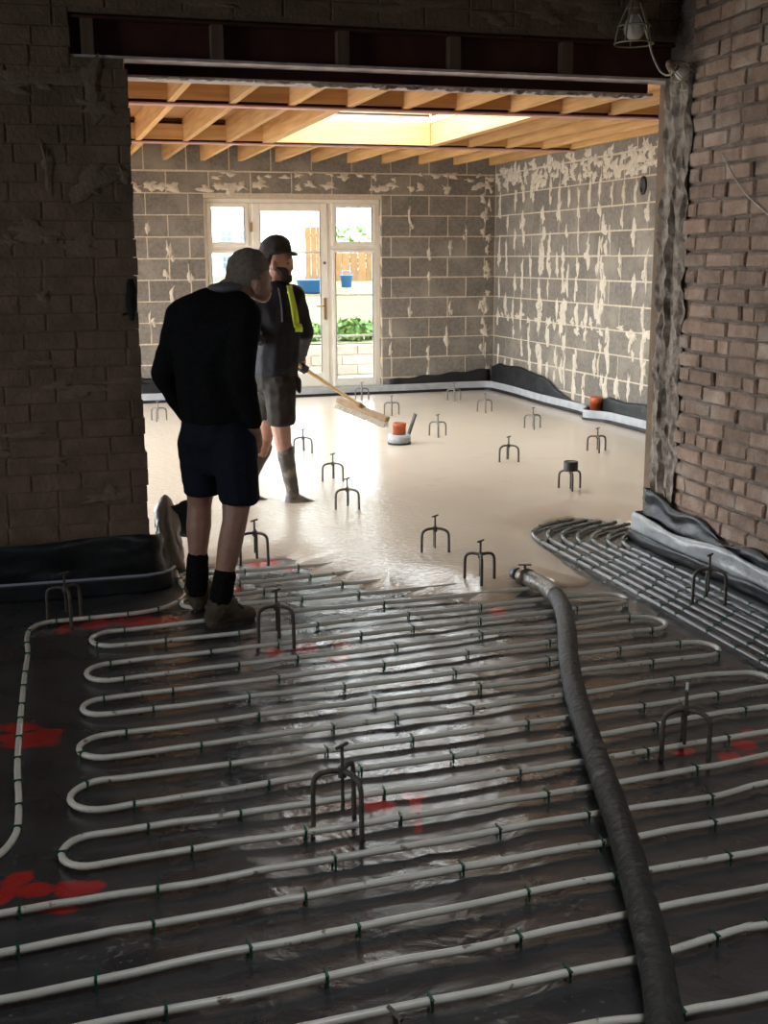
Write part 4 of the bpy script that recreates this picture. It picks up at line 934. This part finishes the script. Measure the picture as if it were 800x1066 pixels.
def boot(heel, toe, ankle, root):
    d = (toe-heel); L = d.length; d.normalize(); s_ = d.cross(UP); q = lambda a, b, z: heel+d*(a*L)+s_*b+UP*z
    prim = [[(q(.10, 0, .055), .043), (q(.45, 0, .060), .044), (q(.10, 0, .03), .042)], [(q(.40, 0, .050), .046), (q(.86, .0, .042), (.046, .046, .036)), (q(.95, -.005, .036), .032)],
            [(q(.14, 0, .06), .050), (ankle, .060)], [(q(.50, 0, .062), .044), (ankle+d*.015, .058)]]
    b = blob('boot', prim, M['boot'], root, .007, 4, .003, 25)
    so = MB(); pts = []
    n = 20
    for i in range(n):
        a = 2*math.pi*i/n; u = (1-math.cos(a))/2; wd = .045+.008*math.sin(u*3.1)-.010*(1-abs(2*u-1))*(1 if .3 < u < .6 else 0)
        pts.append((q(-.06+1.12*u, wd*math.sin(a)*(1.05), 0)))
    so.add([p+UP*.001 for p in pts]+[p+UP*.024 for p in pts], [tuple(range(n))[::-1], tuple(range(n, 2*n))]+[(i, (i+1) % n, n+(i+1) % n, n+i) for i in range(n)])
    o = so.build('sole', M['sole'], b)
    from mathutils.bvhtree import BVHTree
    bv = BVHTree.FromPolygons([v.co.copy() for v in b.data.vertices], [tuple(p.vertices) for p in b.data.polygons]); lc = MB()
    def top(a, bb):
        h = bv.ray_cast(q(a, bb, .6), -UP)[0]; return (h if h else q(a, bb, .1))+UP*.003
    for k in range(6):
        a = .40+.065*k
        for sg in (-1, 1): lc.tube([top(a-.02*sg, -.026), top(a-.008*sg, -.010), top(a+.008*sg, .010), top(a+.02*sg, .026)], .0042, 5)
    o = lc.build('laces', M['lace'], b)
    return b
boot(Rheel, Rtoe, P(229, 630, kR+.005), m1_); boot(Lheel, Ltoe, P(205, 611, kL+.03), m1_)
tag(m1_, 'man in black jumper and navy shorts standing at the screed edge, back turned', 'person')

# ---- man in the cap, spreading the screed
foot = W(304, 522, 2, SCZ); E0 = foot.dot(FH); m2_ = empty('person', (foot.x, foot.y, 0))
Q = lambda x, y, d=0: S(x, y, E0+d)
hb = S(378, 424, 8.85); h0 = Q(264, 349, -.23); hdir = (hb-h0).normalized()
g1 = h0+hdir*.07; 
def near_on_handle(px):   # point of the handle above pixel column px
    lo, hi = 0, (hb-h0).length
    for _ in range(40):
        m = (lo+hi)/2; p = h0+hdir*m; x_ = 400+FPX*(p-CO).dot(CR)/(p-CO).dot(CF)
        if x_ < px: lo = m
        else: hi = m
    return h0+hdir*lo
g2 = near_on_handle(315)
Lw, Le, Ls = g2+UP*.075-hdir*.03-FH*.03, Q(318, 346, .06), Q(306, 309, .0)
Rw, Re, Rs = g1+UP*.03-RH*.045+FH*.03, Q(258, 344, -.06), Q(274, 311, -.02)
lf = [(Q(290, 402, -.05), .088), (Q(292, 440, -.08), .066), (Q(295, 462, -.08), .055), (Q(299, 480, -.05), .046), (Q(305, 512, -.01), .036)]
lb = [(Q(280, 402, .06), .088), (Q(278, 440, .14), .062), (Q(276, 458, .16), .050), (Q(268, 480, .10), .045), (Q(256, 508, .06), .036)]
def grip(w0, ctr, hd, r_, side, up_):
    """hand closed round a bar through ctr with direction hd"""
    pr = []; n1 = (up_-hd*up_.dot(hd)).normalized(); n2 = hd.cross(n1)*side
    pr.append([(w0, .034), (ctr+n1*.035-n2*.012, (.034, .034, .03))]); pr.append([(ctr+n1*.030-n2*.022+hd*.030, .017), (ctr+n1*.030-n2*.022-hd*.032, .017), (ctr+n1*.012-n2*.026, .018)])
    for k in range(4):
        o_ = hd*(.034-.0225*k); R = r_+.013; angs = (2.3, 3.3, 4.3, 5.2) if k < 3 else (2.3, 3.2, 4.0, 4.7)
        pts = [ctr+o_+n1*(R*math.cos(a+.9))*1.0+n2*(R*math.sin(a+.9)) for a in [x-1.9 for x in angs]]
        pr += chain([(p, .0105-.0008*i) for i, p in enumerate([ctr+o_+n1*.03-n2*.02]+pts)])
    pr += chain([(ctr+n1*.02-n2*.03+hd*.02, .014), (ctr-n2*(r_+.014)+hd*.045, .012), (ctr-n1*(r_+.010)-n2*.006+hd*.052, .010)])
    return pr
body = [[(Q(288, 266, 0), (.096, .078, .10)), (Q(291, 272, 0), (.085, .072, .08))], [(Q(291, 276, 0), (.075, .064, .06)), (Q(297, 288, 0), (.042, .046, .032))], [(Q(299, 291, 0), .022), (Q(296, 285, 0), .04)],
        [(Q(302.5, 272, 0), .012), (Q(304.6, 279, 0), .013), (Q(301, 280, 0), .017)], [(Q(302, 269.5, 0), (.018, .05, .012)), (Q(299, 272, 0), .04)], [(Q(302.2, 285, 0), (.010, .022, .009))],
        [(Q(285, 277, -.078), (.018, .010, .030))], [(Q(285, 277, .078), (.018, .010, .030))],
        [(Q(285, 297, 0), .062), (Q(289, 282, 0), .058)],
        [(Ls, .055), (Rs, .055), (Q(289, 345, 0), (.115, .10, .06))], [(Q(289, 345, 0), (.115, .10, .06)), (Q(288, 396, 0), (.12, .10, .06))],
        *chain([(Ls, .055), (Le, .042), (Lw, .03)]), *chain([(Rs, .055), (Re, .042), (Rw, .03)]), [(Lw, .03), (g2+UP*.03, .025)], [(Rw, .03), (g1+UP*.03, .025)],
        *chain(lf), *chain(lb)]
b2_ = blob('body', body, M['skin'], m2_, .0075, 4)
e_ = MB().lathe([(0, -.008), (.008, -.004), (.010, 0), (.008, .004), (0, .008)], 8, Q(299.8, 274.2, -.045)).build('eye', M['gasket'], b2_)
blob('beard', [[(Q(291, 279, 0), (.07, .070, .025)), (Q(297, 290, 0), (.046, .050, .030))], [(Q(300.5, 284, 0), (.016, .034, .008))], [(Q(299.5, 292, 0), (.03, .034, .018))]], M['beard'], b2_, .007, 3, .003, 60)
blob('hair', [[(Q(280, 270, 0), (.055, .080, .055)), (Q(282, 264, 0), (.07, .082, .06))]], M['beard'], b2_, .008, 3)
cp = blob('cap', [[(Q(287, 261, 0), (.106, .090, .045)), (Q(288, 255, 0), (.090, .082, .066))], [(Q(285, 262, 0), (.098, .088, .05)), (Q(284, 256, 0), (.080, .078, .05))]], M['cap'], m2_, .008, 4)
vz = blob('visor', [[(Q(299, 262.5, 0), (.05, .072, .007)), (Q(306.5, 265.5, 0), (.030, .055, .006))]], M['cap'], None, .006, 2); vz.parent = cp
jk = [[(Ls, .072), (Rs, .076), (Q(287, 299, 0), (.085, .080, .04))], [(Ls, .078), (Rs, .078), (Q(290, 345, 0), (.140, .125, .06))], [(Q(290, 345, 0), (.140, .125, .07)), (Q(288, 385, 0), (.142, .125, .035)), (Q(288, 390, 0), (.142, .122, .018))],
      *chain([(Ls, .074), (Le, .056), (Lw, .042)]), *chain([(Rs, .076), (Re, .058), (Rw, .042)]), [(Q(286, 294, 0), (.072, .072, .03)), (Q(286, 300, 0), (.08, .08, .03))]]
j2 = blob('jacket', jk, M['jacket'], m2_, .009, 5, .006, 12)
def onj(o, m): o.parent = m; return o
# hi-vis panel on the shoulder and front edge, zip and logo: laid on the jacket surface
def surf(px, py, off):
    o = CO; d = (S(px, py, 1)-CO).normalized(); me = j2.data
    from mathutils.bvhtree import BVHTree
    global _bv
    try: _bv
    except NameError: _bv = BVHTree.FromPolygons([v.co.copy() for v in me.vertices], [tuple(p.vertices) for p in me.polygons])
    h = _bv.ray_cast(o, d)
    return (h[0]+h[1]*off if h[0] else Q(px, py, -.1))
def strip(name, cpx, hw, mt, off=.006):
    V = []; F = []
    for i, (x, y) in enumerate(cpx):
        for k in range(4): V.append(surf(x-hw+2*hw*k/3, y, off))
    for i in range(len(cpx)-1):
        for k in range(3): a = i*4+k; F.append((a, a+1, a+5, a+4))
    o = MB().add(V, F).build(name, mt, None, True); solid(o, .004); return onj(o, j2)
strip('hi_vis_panel', [(301, 298), (302.5, 304), (304, 311), (305.5, 319), (306.5, 327), (307.5, 334), (308.5, 341)], 3.0, M['hivis'])
strip('hi_vis_tab', [(308.5, 337), (309.5, 341), (309.5, 345)], 3.4, M['hivis'], .012)
strip('zip', [(290, 300), (292, 310), (293.5, 322), (294, 335)], .8, M['collar'], .003)
strip('chest_logo', [(301.2, 304.0), (301.4, 305.6)], 2.2, M['white_tip'], .004)
s2 = [[(Q(288, 388, 0), (.137, .118, .03)), (Q(288, 402, 0), (.142, .125, .05))], [(Q(292, 404, -.05), .104), (Q(293, 440, -.08), (.092, .095, .022))], [(Q(281, 404, .06), .104), (Q(279, 438, .16), (.085, .09, .022))]]
st = blob('shorts', s2, M['shorts_dark'], m2_, .009, 4, .006, 13)
blob('tool_pouch', [[(Q(310, 398, -.02), (.026, .03, .04)), (Q(312, 408, -.02), (.012, .02, .01))]], M['shorts_dark'], None, .008, 2).parent = st
for lg, tp, kk in ((lf, (297, 469), -.07), (lb, (275, 466), .19)):
    ank = lg[-1][0]; fl_ = Vector((ank.x, ank.y, .018)); d = (RH*.93+FH*.15).normalized()
    blob('boot', [[(Q(*tp, kk), .057), (lg[3][0], .053)], [(lg[3][0], .053), (ank, .043)], [(ank, .043), (fl_-d*.02, (.042, .042, .04))], [(fl_-d*.03, .036), (fl_+d*.11, (.04, .038, .032)), (fl_+d*.15, .026), (fl_+UP*.05, .044)]], M['wellie'], m2_, .008, 4, .003, 20)
for ww, gg, sd_, nm in ((Lw, g2, 1, 'l'), (Rw, g1, 1, 'r')):
    blob('glove', grip(ww, gg, hdir, .014, sd_, UP)+[[(ww, .038), (ww+(ww-gg).normalized()*.03, .040)]], M['glove'], m2_, .0045, 2)
tag(m2_, 'bearded man in dark cap and black jacket spreading the screed with a broom', 'person')

# ---- broom
bm_ = empty('screed_broom', hb); Lh = (hb-h0).length
o = MB().tube([h0-hb, (h0-hb)*.5, Vector((0, 0, .0))], .0135, 10).build('handle', M['handle'], bm_, True)
A_, B_ = S(352, 416, 8.92), S(404, 437, 8.70); ax = (B_-A_); Lb = ax.length; ax.normalize()
o = MB().bar(A_-hb, B_-hb, .060, .040).build('head_block', M['brush_wood'], bm_); bev(o, .008)
br = MB(); r = random.Random(2); up2 = (UP-ax*ax.z).normalized(); sd2 = ax.cross(up2)
for i in range(34):
    for j in range(3):
        p = A_+ax*(Lb*(.02+.96*i/33))+sd2*(.018*(j-1))-up2*.018-hb; q = p-up2*.045+sd2*(.014*(j-1))+ax*r.uniform(-.006, .006); br.tube([p, q], [.0055, .0085], 5)
o = br.build('bristles', M['bristle'], bm_); o['kind'] = 'stuff'
MB().tube([Vector((0, 0, 0))-hdir*.10, hdir*.015], .021, 10).build('socket', M['brush_wood'], bm_, True)
tag(bm_, 'wooden broom with long pale handle held over the wet screed', 'broom')

# ------------------------------------------------------------------ garden beyond the door
g = MB(); g.box(-14, 30, 13.16, 46, -.6, -.06); struct(g.build('ground_garden', M['gravel']), 'pale gravel ground of the garden')
def bank(x, y):
    t = max(0, min(1, (y-16.2)/5.5)); return (x, y, .38+.75*t*t*(3-2*t)+.02*fb(x, y, 1, 1.2))
bn = grid(bank, lin(-2, 16, 50), lin(16.2, 34, 50), 'lawn_bank', M['lawn']); tag(bn, 'green and yellow lawn bank rising beyond the garden door', 'lawn', kind='stuff')
lw_ = empty('garden_retaining_wall', (5, 16.1, -.06)); k = 0
MB().box(-7, 11, .0, .12, 0, .42).build('core', M['block_mortar'], lw_)
slab_m = rough_unit(.44, .13, .08, .006, .004, 3, mat('pink_stone', (.36, .28, .23), (.28, .215, .175), .9, 9, objvar=.15))
for row in range(3):
    for i in range(12): link('stone', slab_m, lw_, (-2.6+.45*i+(row % 2)*.22, -.02, .07+.14*row))
tag(lw_, 'low pinkish stone retaining wall in the garden', 'garden wall')
def fence(px0, px1, Y, z0, z1, lab):
    a, b = W(px0, 280, 1, Y), W(px1, 280, 1, Y); root = empty('timber_fence', (a.x, Y, z0)); L = b.x-a.x; n = max(3, int(L/.14)); wv = L/n
    for i in range(n): MB().box(i*wv+.004, (i+1)*wv-.004, rnd.uniform(-.006, .006), .022, 0, z1-z0+rnd.uniform(-.01, .01)).build('board', M['fence'], root)
    for zz in (.15, (z1-z0)-.15): MB().box(0, L, .022, .06, zz-.03, zz+.03).build('rail', M['fence'], root)
    tag(root, lab, 'fence', 'timber fence panels')
fence(318.5, 336, 21.5, 1.05, 2.12, 'tall orange timber gate panel seen through the middle door pane')
fence(348, 398, 21.9, .95, 1.66, 'low orange timber fence seen through the right-hand panes')
hs = empty('white_house', (6.6, 30, 0)); MB().box(-4.5, 1.35, 0, 6, -.1, 5.2).build('wall', M['white_paint'], hs)
rfm = MB(); rfm.add([(-4.8, -.4, 5.2), (1.65, -.4, 5.2), (1.65, 3, 7.4), (-4.8, 3, 7.4), (-4.8, -.4, 5.1), (1.65, -.4, 5.1), (1.65, 3, 7.2), (-4.8, 3, 7.2)], [(0, 1, 2, 3), (7, 6, 5, 4), (0, 4, 5, 1), (1, 5, 6, 2), (2, 6, 7, 3), (3, 7, 4, 0)]); rfm.build('roof', M['slate'], hs)
for px0, px1, py0, py1 in ((229, 242, 240, 252), (249, 256, 240, 250), (231, 241, 266, 280)):
    a, b = W(px0, py0, 1, 29.98), W(px1, py1, 1, 29.98); wn = MB().box(a.x-6.6, b.x-6.6, -.06, .0, b.z, a.z).build('window', M['slate'], hs)
    mx_, mz_ = (a.x+b.x)/2-6.6, (a.z+b.z)/2
    for (u0, u1) in ((a.x-6.57, mx_-.015), (mx_+.015, b.x-6.63)):
        for (v0, v1) in ((b.z+.03, mz_-.015), (mz_+.015, a.z-.03)): MB().box(u0, u1, -.075, -.06, v0, v1).build('pane', M['win_dark'], wn)
tag(hs, 'white rendered house with small paned windows beyond the garden', 'house')
def shrub(c, rx, rz, n, label, seed, nm='garden_shrub'):
    r = random.Random(seed); mb = MB()
    for _ in range(n):
        while True:
            p = Vector((r.uniform(-1, 1), r.uniform(-1, 1), r.uniform(-1, 1)))
            if .3 < p.length < 1: break
        p = Vector((p.x*rx, p.y*rx*.7, p.z*rz+rz)); L = r.uniform(.05, .09); d = Vector((r.uniform(-1, 1), r.uniform(-1, 1), r.uniform(-.3, 1))).normalized(); s_ = d.cross(Vector((r.uniform(-1, 1), r.uniform(-1, 1), r.uniform(-1, 1)))).normalized()
        mb.add([p-d*L, p+s_*L*.4, p+d*L, p-s_*L*.4], [(0, 1, 2, 3)])
    root = empty(nm, c); f = mb.build('foliage', M['leaf'], root); f['kind'] = 'stuff'
    MB().tube([(0, 0, -.02), (.02, 0, rz*.5), (-.02, .01, rz)], .02, 6).build('stem', M['packer'], root); tag(root, label, 'shrub', 'garden shrubs')
for px, py, Y, rx, rz, lab in ((368, 371, 16.6, .30, .16, 'bright green shrub on the bank behind the right-hand lower pane'), (388, 369, 16.7, .2, .13, 'small green shrub at the right edge of the right-hand lower pane'), (322, 372, 16.7, .22, .13, 'green shrub half hidden behind the man in the cap')):
    c = W(px, py, 1, Y); shrub((c.x, Y, .38), rx, rz, 420, lab, px)
c = W(366, 262, 1, 23.5); shrub((c.x, 23.5, 1.1), .9, .55, 700, 'tall hedge-like shrub rising above the low fence', 5)
for px, py, Y, r0, h_, lab, z_ in ((361, 303, 20.6, .11, .20, 'small blue bucket on the lawn in front of the low fence', None), (328, 303, 20.2, .32, .20, 'wide blue tub on the lawn below the tall gate panel', None)):
    c = W(px, py, 1, Y); zz = bank(c.x, Y)[2]
    o = empty('garden_tub', (c.x, Y, zz-.01)); MB().lathe([(0, 0), (r0*.8, 0), (r0, h_), (r0*1.06, h_), (r0*1.06, h_+.015), (r0*.95, h_+.015), (r0*.78, .02), (0, .02)], 20).build('tub_body', M['blue'], o, True)
    if r0 < .2: MB().tube([(r0*math.cos(a), 0, h_+r0*.8*math.sin(a)) for a in lin(0, math.pi, 12)], .008, 5).build('tub_handle', M['blue'], o, True)
    tag(o, lab, 'tub')
# glazed canopy over the patio
cn = empty('glazed_canopy', (3, 13.2, 0)); zc0, zc1 = 2.62, 2.20
MB().box(-3.5, 5.5, 2.85, 2.95, zc1-.10, zc1).build('front_beam', M['white_paint'], cn)
MB().box(-3.5, 5.5, .0, .05, zc0-.1, zc0).build('wall_plate', M['white_paint'], cn)
for i in range(12):
    x = -3.4+.8*i; MB().bar((x, .02, zc0-.03), (x, 2.95, zc1+.02), .05, .06).build('rafter', M['white_paint'], cn)
    if i < 11:
        MB().add([(x+.025, .02, zc0+.01), (x+.775, .02, zc0+.01), (x+.775, 2.98, zc1+.06), (x+.025, 2.98, zc1+.06), (x+.025, .02, zc0+.018), (x+.775, .02, zc0+.018), (x+.775, 2.98, zc1+.068), (x+.025, 2.98, zc1+.068)], [(3, 2, 1, 0), (4, 5, 6, 7), (0, 1, 5, 4), (1, 2, 6, 5), (2, 3, 7, 6), (3, 0, 4, 7)]).build('pane', M['glass'], cn)
for x in (-3.4, 5.4): MB().box(x-.05, x+.05, 2.85, 2.95, -.06, zc1-.1).build('post', M['white_paint'], cn)
tag(cn, 'white framed glazed canopy over the patio outside the door', 'canopy')
